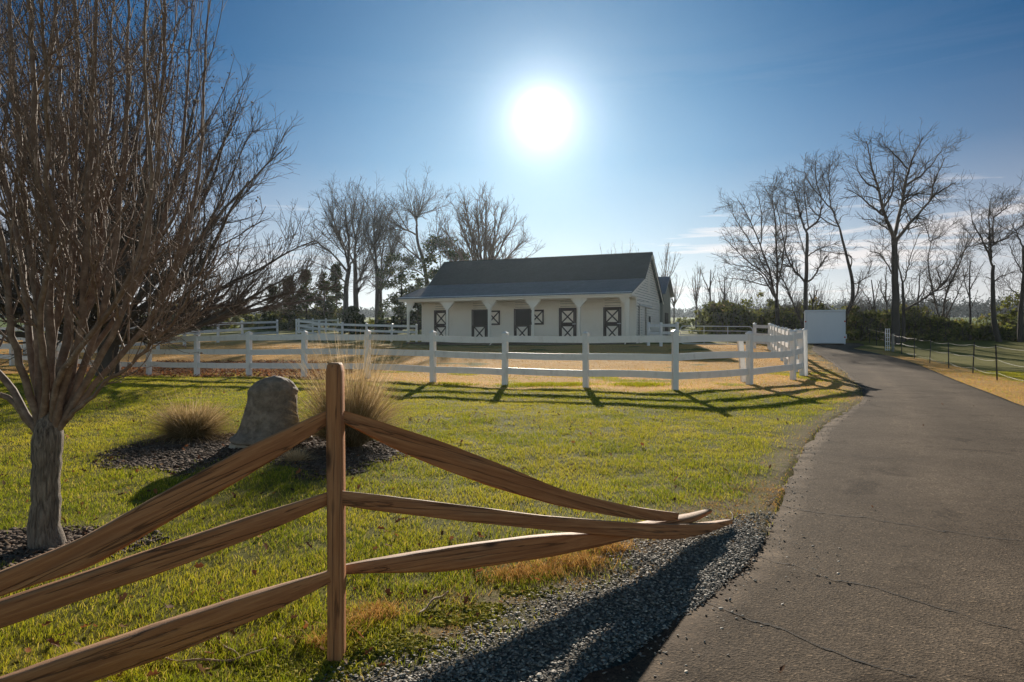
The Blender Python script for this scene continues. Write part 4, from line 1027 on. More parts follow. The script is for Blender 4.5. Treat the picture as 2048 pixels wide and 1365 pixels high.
# ------------------------------------------------------------------ wire fence on the right
wp = [(2090,18.6),(1994.5,22.7),(1945,26.2),(1897.5,30.2),(1859,34.6),(1829,38.6),(1803.5,42.0)]
wp2 = [(1768.6,48.0),(1753,50.5),(1739,53.0),(1722,56)]
wt = p3(1994.5,0,22.7)
wf = thing('wire_fence', tuple(wt), 'sagging three-strand wire fence on thin dark posts along the right verge', 'fence')
allp = [p3(px,0,d) for px, d in wp]
gpst = p3(1785.7,0,44.6)
allq = allp+[gpst]+[p3(px,0,d) for px, d in wp2]
for b_ in allp+[p3(px,0,d) for px, d in wp2]:
    lx, ly = rng.normal(0,.03,2)
    m = MB(); m.tube([b_-(0,0,.2), b_+np.array((lx,ly,1.14+rng.normal(0,.03)))], .022, 5); m.build('post', M['tpost'], wf, loc=wt)
m = MB(); m.tube([gpst-(0,0,.2), gpst+(0,0,.6), gpst+(.01,0,1.12)], [.085,.08,.075], 9); m.build('end_post', M['greywood'], wf, loc=wt, smooth=True)
for z in (1.08,.66,.24):
    pts = []
    for a_, b_ in zip(allq[:len(allp)], allq[1:len(allp)+1]):
        sg = .05+.05*rng.random()
        for k in range(8):
            s = k/8; pts.append(a_+(b_-a_)*s+np.array((0,0,z-sg*4*s*(1-s))))
    pts.append(allq[len(allp)]+np.array((0,0,z)))
    m = MB(); m.tube(pts, .0032, 4); m.build('wire', M['wire'], wf, loc=wt)
for z in (1.0,.5):
    m = MB(); m.tube([q_+np.array((0,0,z)) for q_ in allq[len(allp):]], .002, 4); m.build('wire', M['tpost'], wf, loc=wt)
# small white lattice panel standing beside the end post
lp = p3(1774.8,0,45.0)
lat = thing('lattice_panel', tuple(lp), 'small upright white lattice panel beside the grey wooden fence post', 'panel', rz=R(-20))
m = MB()
for x in (-.11,0,.11): m.box((x-.018,-.02,.02),(x+.018,.02,1.42))
m.build('upright', M['white'], lat)
m = MB()
for k in range(6): m.box((-.14,-.032,.05+k*.262),(.14,-.021,.085+k*.262))
m.build('crosspiece', M['white'], lat)

# ------------------------------------------------------------------ bell-shaped stone, its plinth stones, sticks
bb = gp(540, 893); bz = gz(*bb); D = bb[1]; sc = D/F
prof = [(0,124),(14,123),(26,120),(35,114),(40,107),(44.5,101),(47,95),(45.5,88),(46.5,75),(49,54),(52.5,36),(57,22),(65,10),(77,3),(78,-3),(70,-5)]
V = []; nseg = 40
for i, (r, z) in enumerate(prof):
    for j in range(nseg):
        a = 2*math.pi*j/nseg
        k = 1+.05*math.sin(2*a+1)+.035*math.sin(5*a+z*.05)+.03*math.sin(3*a-z*.07)
        V.append((bb[0]+r*sc*k*math.cos(a)+z*sc*.06*(1 if z > 40 else z/40), bb[1]+r*sc*k*.85*math.sin(a), bz+.10+z*sc*(1+.03*math.cos(a+1))))
V = np.array(V); idx = np.arange(len(prof)*nseg).reshape(-1, nseg)
f = np.stack([idx[:-1], idx[1:], np.roll(idx[1:],-1,1), np.roll(idx[:-1],-1,1)], -1).reshape(-1,4)
bs = link('bell_stone', V, f, M['stone'], loc=(bb[0],bb[1],bz), smooth=True)
bs.modifiers.new('sub','SUBSURF').render_levels = 2
tx = bpy.data.textures.new('stone_relief','CLOUDS'); tx.noise_scale = .09
dm = bs.modifiers.new('relief','DISPLACE'); dm.texture = tx; dm.strength = .020
tag(bs, 'weathered bell-shaped grey-brown stone in the mulch bed', 'stone')
for k, (px, py, a_, b_, c_, l_) in enumerate([(470,878,.055,.05,.075,'pale stone block standing on end left of the bell stone'),(487,889,.085,.07,.045,'flat pale stone block under the left rim of the bell stone'),(512,892,.075,.07,.04,'middle pale flat stone under the bell stone'),(536,888,.09,.07,.035,'thin pale flat stone under the right of the bell stone')]):
    c = gp(px, 897); z = gz(*c)
    m = MB(); rg = np.random.default_rng(50+k); q = np.array([(-1,-1,-1),(1,-1,-1),(1,1,-1),(-1,1,-1),(-1,-1,1),(1,-1,1),(1,1,1),(-1,1,1)])*np.array((a_,b_,c_))*(1+rg.normal(0,.10,(8,3)))
    if k == 0: q[:,0] += q[:,2]*.45
    m.hexa(q+np.array((c[0],c[1],z+c_*.8)))
    o = m.build('stone_block', M['limestone'], None, loc=(c[0],c[1],z), bevel=.012); tag(o, l_, 'stone', 'pale blocks under the bell stone')
M['stick'] = tex_mat('pale_dry_stick', [(0,(.16,.10,.06)),(1,(.40,.29,.19))], 12, rough=.8, bmp=.2)
for nm_pts, r_, l_ in (([(310,1325),(360,1332),(430,1330),(500,1318),(540,1296),(552,1285)], .006, 'long curved dry stick in the grass under the left rails'),
                   ([(425,1274),(450,1300),(480,1316)], .006, 'short curved dry stick crossing under the lowest left rail'),
                   ([(838,1232),(855,1212),(875,1197),(897,1189)], .007, 'straight pale stick lying at the gravel edge right of the post'),
                   ([(1380,1196),(1392,1186),(1400,1178)], .004, 'tiny stick on the gravel beside the asphalt'),
                   ([(1458,1058),(1466,1045),(1463,1032),(1455,1025)], .004, 'thin curled straw stalk at the broken rail ends'),
                   ([(1530,1010),(1545,1003),(1558,1000)], .004, 'thin pale stalk near the asphalt edge beyond the rails')):
    w = chaikin(poly(nm_pts)); z = gsurf(w[:,0], w[:,1])+.018+.008*np.sin(np.arange(len(w)))
    m = MB(); m.tube(np.stack([w[:,0],w[:,1],z],-1), r_, 6); o = m.build('dry_stick', M['stick'], None, loc=(w[0,0],w[0,1],z[0]), smooth=True); tag(o, l_, 'stick')

# ------------------------------------------------------------------ ornamental grass clumps
def clump(px, py, n, hgt, spread, label, stalks=0, sh=0, seed=0, lean=12, pale=0, mat='orn'):
    rg = np.random.default_rng(seed); c = gp(px, py); z0 = gz(*c)
    ns = 7; s = np.linspace(0,1,ns)
    def mk(n, hgt, spread, wd, up, tin, base):
        a = rg.random(n)*2*math.pi; br = base*np.sqrt(rg.random(n)); ln = hgt*(.62+.45*rg.random(n))
        el = np.radians(90-(90-up)*rg.random(n)**.7); ln = ln*(np.ones(n) if up > 20 else .62+.62*np.cos(el))
        ba = np.stack([np.cos(a)*br, np.sin(a)*br, 0*a], -1); a2 = a+rg.normal(0,.5,n); od = np.stack([np.cos(a2), np.sin(a2), 0*a], -1)
        dr_ = (.10+.55*rg.random(n)**1.5)*np.cos(el)
        out_ = (ln*np.cos(el))[:,None]*s[None]*(1+.12*s[None]); zz = (ln*np.sin(el))[:,None]*s[None]*1.06-(ln*dr_)[:,None]*s[None]**2.4
        bend = rg.normal(0,.10,n)*ln; sdv_ = np.stack([-od[:,1], od[:,0], 0*a], -1)
        p = ba[:,None]+od[:,None]*out_[...,None]+sdv_[:,None]*(bend[:,None]*s[None]**2)[...,None]; p[...,2] += np.maximum(zz, .012)
        p += rg.normal(0,.006,p.shape)*s[None,:,None]
        pr = np.stack([-od[:,1], od[:,0], 0*a], -1); w = wd*(1.15-s*.8)
        ro = rg.random(n)*math.pi; pr = pr*np.cos(ro)[:,None]+od*np.sin(ro)[:,None]
        v = np.stack([p-pr[:,None]*w[None,:,None], p+pr[:,None]*w[None,:,None]], 2)+np.array((c[0],c[1],z0-.01))
        ix = np.arange(n*ns*2).reshape(n, ns, 2)
        f = np.stack([ix[:,:-1,0], ix[:,:-1,1], ix[:,1:,1], ix[:,1:,0]], -1).reshape(-1,4)
        t = np.clip(tin+.25*rg.normal(size=n), 0, 1)
        return v.reshape(-1,3), f, np.clip(np.repeat(t, ns*2)+np.tile(np.repeat(s,2), n)*.35, 0, 1)
    parts = [mk(n, hgt, spread, .0036, lean, .22+pale, .17*spread/.6)]
    if stalks: parts.append(mk(stalks, sh, spread*.95, .0027, 58, .50, .14))
    off = 0; V = []; Fs = []; T = []
    for v, f, t in parts: V.append(v); Fs.append(f+off); T.append(t); off += len(v)
    o = link('ornamental_grass', np.concatenate(V), np.concatenate(Fs), M[mat], loc=(c[0],c[1],z0), attrs={'tint': np.concatenate(T)})
    return tag(o, label, 'ornamental grass', 'ornamental grass clumps in the mulch bed')
clump(383, 874, 3200, .70, .60, 'low dome of brown ornamental grass left of the bell stone', 60, .85, 1)
clump(700, 892, 3400, 1.05, .62, 'tallest brown ornamental grass with long seed stalks behind the post', 520, 1.62, 2, 30)
clump(592, 925, 420, .26, .20, 'small pale tuft of ornamental grass in front of the bell stone', 0, 0, 3, 15, .5)

#@@PART3
# ------------------------------------------------------------------ bare trees
def polyline_resample(p, n):
    p = np.asarray(p, float)
    s = np.concatenate([[0], np.cumsum(np.linalg.norm(np.diff(p[:,:3], axis=0), axis=1))]); q = np.linspace(0, s[-1], n)
    return np.stack([np.interp(q, s, p[:,k]) for k in range(p.shape[1])], -1)
def smooth(p, it=2):
    return chaikin(np.asarray(p, float), it)
def children(pp, pr, rg, per_m, lmean, ldev, ang, adev, up, wander, rratio, rmin, npts, t0=.12, t1=1.0, plen_pow=0.0, flat=None, tipcurve=0, endtaper=.45):
    """pp (B,n,3), pr (B,n): grow children along every parent; returns (C,npts,3), (C,npts)"""
    seg = np.linalg.norm(np.diff(pp, axis=1), axis=2); Ls = seg.sum(1)
    cnt = rg.poisson(np.maximum(per_m*Ls*(t1-t0), 0))
    par = np.repeat(np.arange(len(pp)), cnt); C = len(par)
    if C == 0: return np.zeros((0,npts,3)), np.zeros((0,npts))
    t = t0+(t1-t0)*rg.random(C)
    n = pp.shape[1]; fi = t*(n-1); i = np.minimum(fi.astype(int), n-2); fr = fi-i
    pos = pp[par,i]*(1-fr)[:,None]+pp[par,i+1]*fr[:,None]
    tan = pp[par,i+1]-pp[par,i]; tan /= np.linalg.norm(tan, axis=1, keepdims=True)+1e-9
    r0 = (pr[par,i]*(1-fr)+pr[par,i+1]*fr)
    rnd = rg.normal(size=(C,3)); per = rnd-(rnd*tan).sum(1)[:,None]*tan; per /= np.linalg.norm(per, axis=1, keepdims=True)+1e-9
    a = np.radians(ang+adev*rg.normal(size=C))
    d = tan*np.cos(a)[:,None]+per*np.sin(a)[:,None]
    ln = lmean*np.exp(ldev*np.clip(rg.normal(size=C),-1.5,1.3))*(1-.55*t**2)
    if plen_pow: ln = ln*(Ls[par]/np.median(Ls))**plen_pow
    st = ln/(npts-1)
    out = np.empty((C,npts,3)); out[:,0] = pos
    w = np.zeros((C,3))
    for k in range(1, npts):
        w = .5*w+wander*rg.normal(size=(C,3))
        d = d+w; d[:,2] += up; 
        d /= np.linalg.norm(d, axis=1, keepdims=True)+1e-9
        out[:,k] = out[:,k-1]+d*st[:,None]
    rs = np.maximum(np.minimum(r0*rratio, r0*.8), rmin)
    rad = rs[:,None]*(1-(1-endtaper)*np.linspace(0,1,npts)[None])
    return out, np.maximum(rad, rmin*.6)
class TreeMesh:
    def __init__(s): s.V = []; s.F = []; s.n = 0
    def add(s, p, r, sides):
        if len(p) == 0: return
        v, f = tubes(p, r, sides); s.V.append(v); s.F.append(f+s.n); s.n += len(v)
    def build(s, name, mat, parent, loc, smooth=True):
        return link(name, np.concatenate(s.V), np.concatenate(s.F), mat, parent=parent, loc=loc, smooth=smooth)
def stemset(stems, npts=18, rg=None, jit=0):
    P_ = []; R_ = []
    for pts, r0, r1 in stems:
        q = polyline_resample(smooth(pts, 2), npts)
        if jit: 
            j = rg.normal(0, jit, (npts,3)); j[0] = 0; j = (j+np.roll(j,1,0)+np.roll(j,-1,0))/3; q[1:] += j[1:]
        P_.append(q); R_.append(np.linspace(r0, r1, npts) if np.isscalar(r0) else np.interp(np.linspace(0,1,npts), np.linspace(0,1,len(r0)), r0))
    return np.array(P_), np.array(R_)
def bare_tree(name, label, trunk, stems, levels, seed, tmat, cmat, group=None, sides=(10,7,4,3,3), buds=None, jit=.0, nst=18):
    """trunk: list of (pts, r0, r1); stems: likewise; levels: dicts for children()"""
    rg = np.random.default_rng(seed)
    base = np.array(trunk[0][0][0], float)
    z = gz(base[0], base[1]); loc = np.array((base[0], base[1], z))
    t = thing(name, tuple(loc), label, 'tree', group)
    tm = TreeMesh(); tp, tr = stemset(trunk, 22, rg, jit*.5); tm.add(tp, tr, sides[0]); tm.build('trunk', tmat, t, loc)
    cm = TreeMesh(); sp, sr = stemset(stems, nst, rg, jit); cm.add(sp, sr, sides[1])
    crown_parents = [(sp, sr)]
    tw = TreeMesh() 
    cp, cr = sp, sr
    for k, lv in enumerate(levels):
        lv = dict(lv); src = lv.pop('src', 'last'); 
        if src == 'all':
            res = [children(a, b, rg, **lv) for a, b in crown_parents]
            cp = np.concatenate([q[0] for q in res if len(q[0])]) ; cr = np.concatenate([q[1] for q in res if len(q[1])])
        else: cp, cr = children(cp, cr, rg, **lv)
        crown_parents.append((cp, cr))
        cm.add(cp, cr, sides[min(k+2, 4)])
    cm.build('crown', cmat, t, loc)
    if buds:
        n = min(len(cp), buds[1]); sel = rg.choice(len(cp), n, replace=False); e = cp[sel,-1]-loc
        blobs(e, buds[0]*(.6+.8*rg.random(n)), .9, cmat, 'buds', seed).parent = t
    return t

# the near pear tree at the left
PD = 5.4
def pst(px, dd, r0, r1, seed):
    """stem through pixels at the tree's distance, drifting dd metres in depth towards its tip"""
    n = len(px); return ([P(a, b, PD+dd*(k/(n-1))**1.2) for k, (a, b) in enumerate(px)], r0, r1)
bz_ = gz(*(P(92,1095,PD)[:2]))
b0 = P(92,1095,PD); 
trk = [([(b0[0],b0[1],bz_-.1), (b0[0],b0[1],bz_+.02), (b0[0],b0[1],bz_+.12), (*P(92,1000,PD),), (*P(93,920,PD),), (*P(94,870,PD),), (*P(96,846,PD),), (*P(97,828,PD),), (*P(97,812,PD),)], [.150,.132,.118,.108,.102,.098,.096,.096,.098,.103,.106,.098,.06,.015], 0)]
pear_stems = [
 pst([(78,862),(84,760),(75,600),(60,450),(38,300),(25,100),(20,-90),(15,-300)], .5, 0.033,0.006, 1),
 pst([(95,860),(108,720),(100,520),(72,280),(65,130),(60,-50),(55,-250)], -.35, 0.038,0.007, 2),
 pst([(73,175),(92,150),(110,110),(112,0),(108,-150)], -.1, 0.015,0.006, 3),
 pst([(102,862),(128,720),(140,520),(150,300),(150,100),(158,-80),(165,-280)], .9, 0.036,0.007, 4),
 pst([(110,862),(135,750),(168,600),(176,400),(182,230),(192,100),(196,-50),(200,-220)], -.6, 0.032,0.006, 5),
 pst([(115,858),(178,715),(220,560),(248,400),(255,200),(256,0),(262,-180)], .4, 0.030,0.006, 6),
 pst([(118,858),(198,730),(262,600),(300,450),(320,250),(330,80),(332,-60),(338,-200)], -.3, 0.028,0.005, 7),
 pst([(120,855),(195,765),(270,680),(335,590),(380,470),(400,300),(415,120),(422,0),(425,-80)], .6, 0.025,0.004, 8),
 pst([(74,858),(30,780),(-20,720),(-60,600),(-90,300),(-100,50)], .3, 0.029,0.006, 9),
 pst([(78,856),(42,745),(12,600),(-8,400),(-18,150),(-20,-100)], -.5, 0.029,0.006, 10),
 pst([(72,862),(20,800),(-60,765),(-150,700),(-220,500)], .1, 0.025,0.006, 11),
 pst([(112,856),(215,770),(290,700),(352,640),(395,570),(420,480)], -.5, 0.018,0.004, 12),
 pst([(90,860),(98,740),(118,600),(130,420),(122,250),(118,60),(115,-120)], 1.2, 0.032,0.006, 13),
 pst([(88,860),(60,700),(40,500),(8,330),(-5,150),(-10,-60)], 1.1, 0.032,0.006, 14),
 pst([(112,860),(160,700),(200,520),(215,350),(222,150),(228,-60)], 1.3, 0.028,0.006, 15),
 pst([(108,862),(150,740),(235,640),(285,540),(345,400),(368,250),(378,90),(382,-40)], 1.2, 0.025,0.005, 16),
 pst([(104,862),(120,760),(185,660),(270,560),(310,380),(290,180),(285,20),(288,-120)], -1.0, 0.025,0.005, 17),
 pst([(84,862),(92,760),(80,640),(110,480),(95,300),(88,120),(84,-100)], -1.1, 0.029,0.006, 18),
]
bare_tree('pear_tree', 'near leafless tree with many upright stems at the left edge', trk, pear_stems, [
    dict(per_m=6.6, lmean=.95, ldev=.35, ang=38, adev=12, up=.19, wander=.06, rratio=.40, rmin=.0042, npts=10, t0=.15),
    dict(per_m=6.6, lmean=.34, ldev=.4, ang=47, adev=15, up=.12, wander=.10, rratio=.55, rmin=.0026, npts=7, t0=.06),
    dict(per_m=13, lmean=.075, ldev=.4, ang=58, adev=15, up=.10, wander=.12, rratio=.7, rmin=.0018, npts=4, t0=.05)],
    101, M['bark_pear'], M['twig_pear'], sides=(20,9,5,4,3), buds=(.006,12000), jit=.02, nst=30)

# big spreading tree behind it
def vase_tree(name, label, px, yb, d, tr, fork, H, Rr, nst, seed, levels, tmat, cmat, elev=(12,85), squash=1.0, lowbias=1.0, group=None, sides=(10,6,3,3,3), lean=(0,0)):
    rg = np.random.default_rng(seed); k = (px-CX)/F; x0, y0 = k*d, d; z0 = gz(x0, y0)
    fz = z0+fork
    trunk = [([(x0,y0,z0-.3),(x0,y0,z0+.1),(x0+.02,y0,z0+fork*.5),(x0+lean[0]*.3,y0,fz)], [tr*1.35,tr*1.1,tr,tr*.95,tr*.8], 0)]
    st = []
    for i in range(nst):
        az = 2*math.pi*(i*.618+rg.random()*.15); e = R(elev[0]+(elev[1]-elev[0])*rg.random()**lowbias)
        # end lies on an ellipsoid crown
        cxy, cz = math.cos(e), math.sin(e)
        end = np.array((x0+lean[0]+math.cos(az)*cxy*Rr, y0+lean[1]+math.sin(az)*cxy*Rr*squash, fz+cz*(z0+H-fz)))
        st0 = np.array((x0+lean[0]*.3, y0, fz-fork*.35*rg.random()))
        mid = st0+(end-st0)*.5; mid[2] += -.05*Rr*(1-cz)+rg.normal(0,.25); mid[:2] += rg.normal(0,.06*Rr,2)
        q1 = st0+(end-st0)*.22+np.array((0,0,-.04*Rr*cxy)); 
        st.append(([st0, q1, mid, end*.75+mid*.25+np.array((0,0,.02*Rr)), end], tr*(.30+.22*rg.random()), .018))
    return bare_tree(name, label, trunk, st, levels, seed+1, tmat, cmat, group, sides=sides, jit=.05)
vase_tree('spreading_tree', 'big leafless spreading tree with a fine twiggy crown behind the near tree', 217, 748, 27.0, .36, 1.9, 14.8, 8.1, 40, 201, [
    dict(per_m=2.0, lmean=2.6, ldev=.3, ang=30, adev=10, up=.11, wander=.05, rratio=.42, rmin=.015, npts=10, t0=.15),
    dict(per_m=3.6, lmean=1.2, ldev=.35, ang=34, adev=10, up=.07, wander=.06, rratio=.55, rmin=.0105, npts=7, t0=.08),
    dict(per_m=4.6, lmean=.48, ldev=.35, ang=36, adev=12, up=.05, wander=.08, rratio=.7, rmin=.0075, npts=4, t0=.05)],
    M['bark_far'], M['twig_far'], elev=(4,86), lowbias=1.25, sides=(12,7,4,3,3))

# trees traced by their main limbs; zooms of the photograph give the limb lines
def Z8(pts, d, rg, wob=.8):
    q = []; o = 0
    for X, Y in pts:
        o += rg.normal(0, wob); q.append(P(1400+X/3.034, 250+Y/3.034, d+o))
    return q
def Z7(pts, d, rg, wob=1.2):
    q = []; o = 0
    for X, Y in pts:
        o += rg.normal(0, wob); q.append(P(560+X/3.938, 380+Y/3.938, d+o))
    return q
LV_R = [dict(per_m=2.7, lmean=2.3, ldev=.35, ang=42, adev=13, up=.07, wander=.11, rratio=.45, rmin=.016, npts=9, t0=.22),
        dict(per_m=3.5, lmean=1.05, ldev=.35, ang=44, adev=14, up=.05, wander=.13, rratio=.5, rmin=.010, npts=6, t0=.08, src='all'),
        dict(per_m=3.2, lmean=.5, ldev=.3, ang=42, adev=14, up=.03, wander=.13, rratio=.7, rmin=.0075, npts=4, t0=.05)]
LV_L = [dict(per_m=1.8, lmean=4.5, ldev=.35, ang=32, adev=10, up=.07, wander=.06, rratio=.5, rmin=.028, npts=9, t0=.15),
        dict(per_m=2.0, lmean=2.0, ldev=.35, ang=36, adev=12, up=.05, wander=.09, rratio=.5, rmin=.016, npts=6, t0=.1, src='all'),
        dict(per_m=2.4, lmean=.95, ldev=.3, ang=38, adev=12, up=.04, wander=.1, rratio=.7, rmin=.012, npts=4, t0=.05)]
def traced(name, label, zf, d, trunk, stems, seed, levels, r, tmat='bark_far', cmat='twig_far', group=None, scale=1.0):
    rg = np.random.default_rng(seed)
    T = []
    for k, (pts, a, b) in enumerate(trunk):
        q = zf(pts, d, rg, .25)
        if k == 0:
            z = gz(q[0][0], q[0][1]); q = [np.array((q[0][0], q[0][1], z-.25)), np.array((q[0][0], q[0][1], max(z+.05, min(q[0][2], z+.8))))]+q[1:] if q[0][2] > z-2 else q
        T.append((q, a*r*(1.25 if k == 0 else 1), b*r))
    anchors = np.concatenate([np.array(polyline_resample(smooth(t[0], 2), 30)) for t in T])
    Sx = []
    for pts, a, b in stems:
        q = np.array(zf(pts, d, rg, .7 if zf is Z8 else 1.3))
        # start on the wood it springs from (nearest in the plane facing the viewer)
        dd = (anchors[:,0]-q[0,0])**2+(anchors[:,2]-q[0,2])**2; j = np.argmin(dd); sh = anchors[j]-q[0]
        w_ = np.linspace(1,0,len(q))[:,None]; q = q+sh[None]*np.concatenate([w_, np.ones_like(w_), w_], 1)
        Sx.append((q, a*r, b*r)); anchors = np.concatenate([anchors, polyline_resample(smooth(q, 2), 18)])
    return bare_tree(name, label, T, Sx, levels, seed+500, M[tmat], M[cmat], group, sides=(9,6,3,3,3), jit=.06)
traced('bare_tree', 'leafless tree with crown spreading left, behind the right end of the tube gate', Z8, 57, [([(470,1215),(465,1060)],1,.9)],
   [([(465,1070),(430,900),(380,720),(330,600),(270,480),(250,440)],.6,.12),([(465,1070),(470,860),(460,650),(430,480),(425,370)],.6,.12),([(455,1060),(370,900),(250,810),(140,700),(110,660)],.5,.1),([(440,1060),(330,880),(200,860),(120,840)],.45,.1),([(430,900),(300,700),(200,560),(180,500)],.4,.1),([(465,1000),(500,800),(520,600),(500,430)],.45,.1),([(380,730),(380,560),(350,430)],.35,.1),([(400,990),(300,960),(200,930),(140,940)],.35,.08)], 301, LV_R, 0.165)
traced('bare_tree', 'tall straight leafless tree rising behind the left edge of the white trailer', Z8, 54, [([(635,1300),(640,1000),(650,800),(650,660)],1,.62)],
   [([(650,670),(600,560),(560,430),(540,340)],.5,.12),([(650,670),(720,590),(700,470),(640,350),(625,260)],.5,.12),([(650,960),(705,900),(722,850),(760,800)],.45,.25),([(655,820),(700,770),(750,750),(830,715)],.3,.1),([(630,1240),(560,1080),(500,960),(450,850),(400,800)],.55,.12),([(622,960),(540,850),(500,700),(490,560),(470,470)],.5,.12),([(640,640),(620,500),(600,400),(610,330)],.3,.1),([(610,900),(600,760),(560,640),(545,520)],.3,.1)], 302, LV_R, 0.165)
traced('bare_tree', 'crooked leafless tree leaning left above the white trailer', Z8, 58, [([(872,1290),(880,1140),(925,1080),(930,1000),(915,880),(880,760),(850,640)],1,.5)],
   [([(850,640),(810,520),(740,440),(680,370),(640,280)],.48,.1),([(850,625),(760,590),(700,540),(650,470),(640,420)],.35,.1),([(785,490),(760,400),(745,300),(750,230)],.35,.08),([(915,970),(950,950),(990,925)],.3,.15),([(760,1200),(800,1120),(860,1050),(890,990),(915,965)],.5,.35),([(912,860),(935,800),(900,770),(840,772),(780,765)],.35,.12),([(740,440),(700,340),(690,260)],.25,.08)], 303, LV_R, 0.160)
traced('bare_tree', 'tallest leafless tree with a broad rounded crown right of the drive', Z8, 52, [([(1183,1345),(1185,1100),(1182,900),(1175,690)],1,.72)],
   [([(1175,700),(1110,540),(1090,400),(1040,280),(1010,100)],.55,.1),([(1175,700),(1200,580),(1230,420),(1240,250),(1330,90)],.55,.1),([(1182,700),(1270,600),(1380,480),(1470,390),(1570,350)],.5,.1),([(1110,540),(1020,490),(960,420),(860,390)],.35,.08),([(1110,530),(1180,440),(1210,300),(1190,150)],.35,.08),([(1170,670),(1090,590),(1000,570)],.25,.08),([(1380,480),(1400,350),(1450,220)],.3,.08),([(1240,250),(1180,160),(1130,110)],.25,.07),([(1090,400),(1000,330),(950,230)],.3,.07),([(1230,420),(1330,320),(1400,170)],.3,.07),([(1230,430),(1300,400),(1400,420),(1480,480)],.22,.07),([(1160,960),(1110,830),(1060,785),(1010,770)],.22,.1)], 304, LV_R, 0.255)
traced('bare_tree', 'thin leafless tree with a long low limb slanting right, beside the tallest tree', Z8, 54.5, [([(1235,1300),(1235,1080),(1230,960)],.8,.6)],
   [([(1230,960),(1205,840),(1200,720),(1230,640)],.45,.12),([(1230,960),(1270,880),(1280,800),(1330,700),(1350,640)],.4,.1),([(1232,1130),(1300,1095),(1440,1010),(1520,900),(1600,770),(1690,640)],.62,.12),([(1440,1010),(1480,960),(1440,870),(1480,845),(1495,820)],.35,.2),([(1600,775),(1660,740),(1730,730)],.25,.08),([(1234,1060),(1300,1000),(1340,930)],.25,.08)], 305, LV_R, 0.150)
traced('bare_tree', 'forked leafless tree with two upright stems in the middle of the right hedgerow', Z8, 60, [([(1470,1260),(1472,1190),(1475,1150)],1,.9)],
   [([(1472,1200),(1440,1110),(1420,950),(1405,830),(1440,690),(1500,590)],.6,.1),([(1478,1190),(1490,1000),(1560,880),(1600,760),(1620,640)],.55,.1),([(1480,1190),(1560,1040),(1610,900),(1640,830)],.45,.1),([(1440,700),(1420,620),(1410,570)],.3,.08),([(1405,840),(1380,900),(1390,960)],.2,.06),([(1445,690),(1540,650),(1580,600)],.3,.08)], 306, LV_R, 0.150)
traced('bare_tree', 'straight leafless tree with an open crown near the right edge', Z8, 55, [([(1815,1350),(1780,1200),(1775,1000),(1780,850)],1,.7)],
   [([(1780,860),(1740,700),(1690,600),(1680,480)],.5,.1),([(1780,860),(1810,700),(1820,560),(1860,420)],.5,.1),([(1800,760),(1880,680),(1950,590)],.4,.1),([(1785,960),(1850,900),(1960,890)],.3,.1),([(1740,700),(1700,720),(1640,650)],.3,.08),([(1770,760),(1760,620),(1760,480)],.35,.08),([(1830,560),(1900,500),(1930,440)],.3,.08)], 307, LV_R, 0.175)
traced('bare_tree', 'rightmost leafless tree, cut by the edge of the photo', Z8, 54, [([(1945,1350),(1950,1100),(1965,900),(1960,740)],1,.6)],
   [([(1960,750),(1920,660),(1890,600)],.4,.1),([(1960,760),(2000,600),(2030,480)],.5,.1),([(1962,900),(1900,800),(1870,740)],.3,.1),([(1955,1000),(2020,920),(2100,880)],.3,.1),([(1950,1060),(1890,980),(1850,930)],.25,.08)], 308, LV_R, 0.165)
LV_S = [dict(per_m=1.6, lmean=1.2, ldev=.35, ang=40, adev=13, up=.10, wander=.09, rratio=.5, rmin=.011, npts=7, t0=.15),
        dict(per_m=2.4, lmean=.55, ldev=.35, ang=42, adev=14, up=.05, wander=.12, rratio=.6, rmin=.008, npts=5, t0=.08, src='all')]
sapl = [([(1062,1330),(1060,1210),(1055,1060),(1040,940)],[([(1060,1130),(1010,1040),(970,990),(930,960)],.6,.15),([(1057,1080),(1085,980),(1110,930)],.5,.15)],'slim bare sapling with a leaning side limb left of the lattice panel',57),
        ([(1140,1330),(1135,1190),(1130,1080)],[([(1130,1085),(1090,1000),(1085,950)],.8,.25),([(1130,1085),(1140,930),(1150,860)],.8,.2),([(1133,1100),(1165,1040),(1180,1000)],.6,.2)],'stubby forked bare sapling just left of the tallest tree',58),
        ([(1322,1330),(1320,1180),(1325,1050),(1335,900)],[([(1325,1060),(1380,960),(1400,900)],.6,.15),([(1322,1100),(1290,1010),(1280,940)],.5,.15)],'thin upright bare sapling between the tallest tree and the forked tree',59),
        ([(1640,1330),(1640,1150),(1635,980),(1640,830)],[([(1640,1000),(1690,900),(1720,830)],.6,.15),([(1638,1050),(1590,960),(1570,880)],.6,.15),([(1640,1120),(1700,1040),(1740,1000)],.5,.15)],'slender bushy bare sapling left of the straight open-crowned tree',58),
        ([(690,1330),(680,1180),(690,1080),(665,1020)],[([(690,1090),(720,1020),(740,1000)],.8,.3)],'short crooked bare trunk directly behind the white trailer',60),
        ([(60,1200),(62,1000),(65,880)],[([(63,1020),(20,930),(0,880)],.6,.15),([(63,1010),(100,900),(110,850)],.6,.15)],'thin bare sapling above the brush behind the tube gate',66),
        ([(150,1180),(150,1000),(148,930)],[([(150,1050),(110,960),(100,900)],.6,.15),([(150,1040),(190,960),(200,900)],.6,.15)],'small bare sapling in the brush left of the spreading right-hand tree',66)]
for i, (tk, st, lb, d) in enumerate(sapl):
    traced('sapling', lb, Z8, d, [(tk,1,.45)], st, 330+i, LV_S, .085, group='bare saplings in the hedgerow')
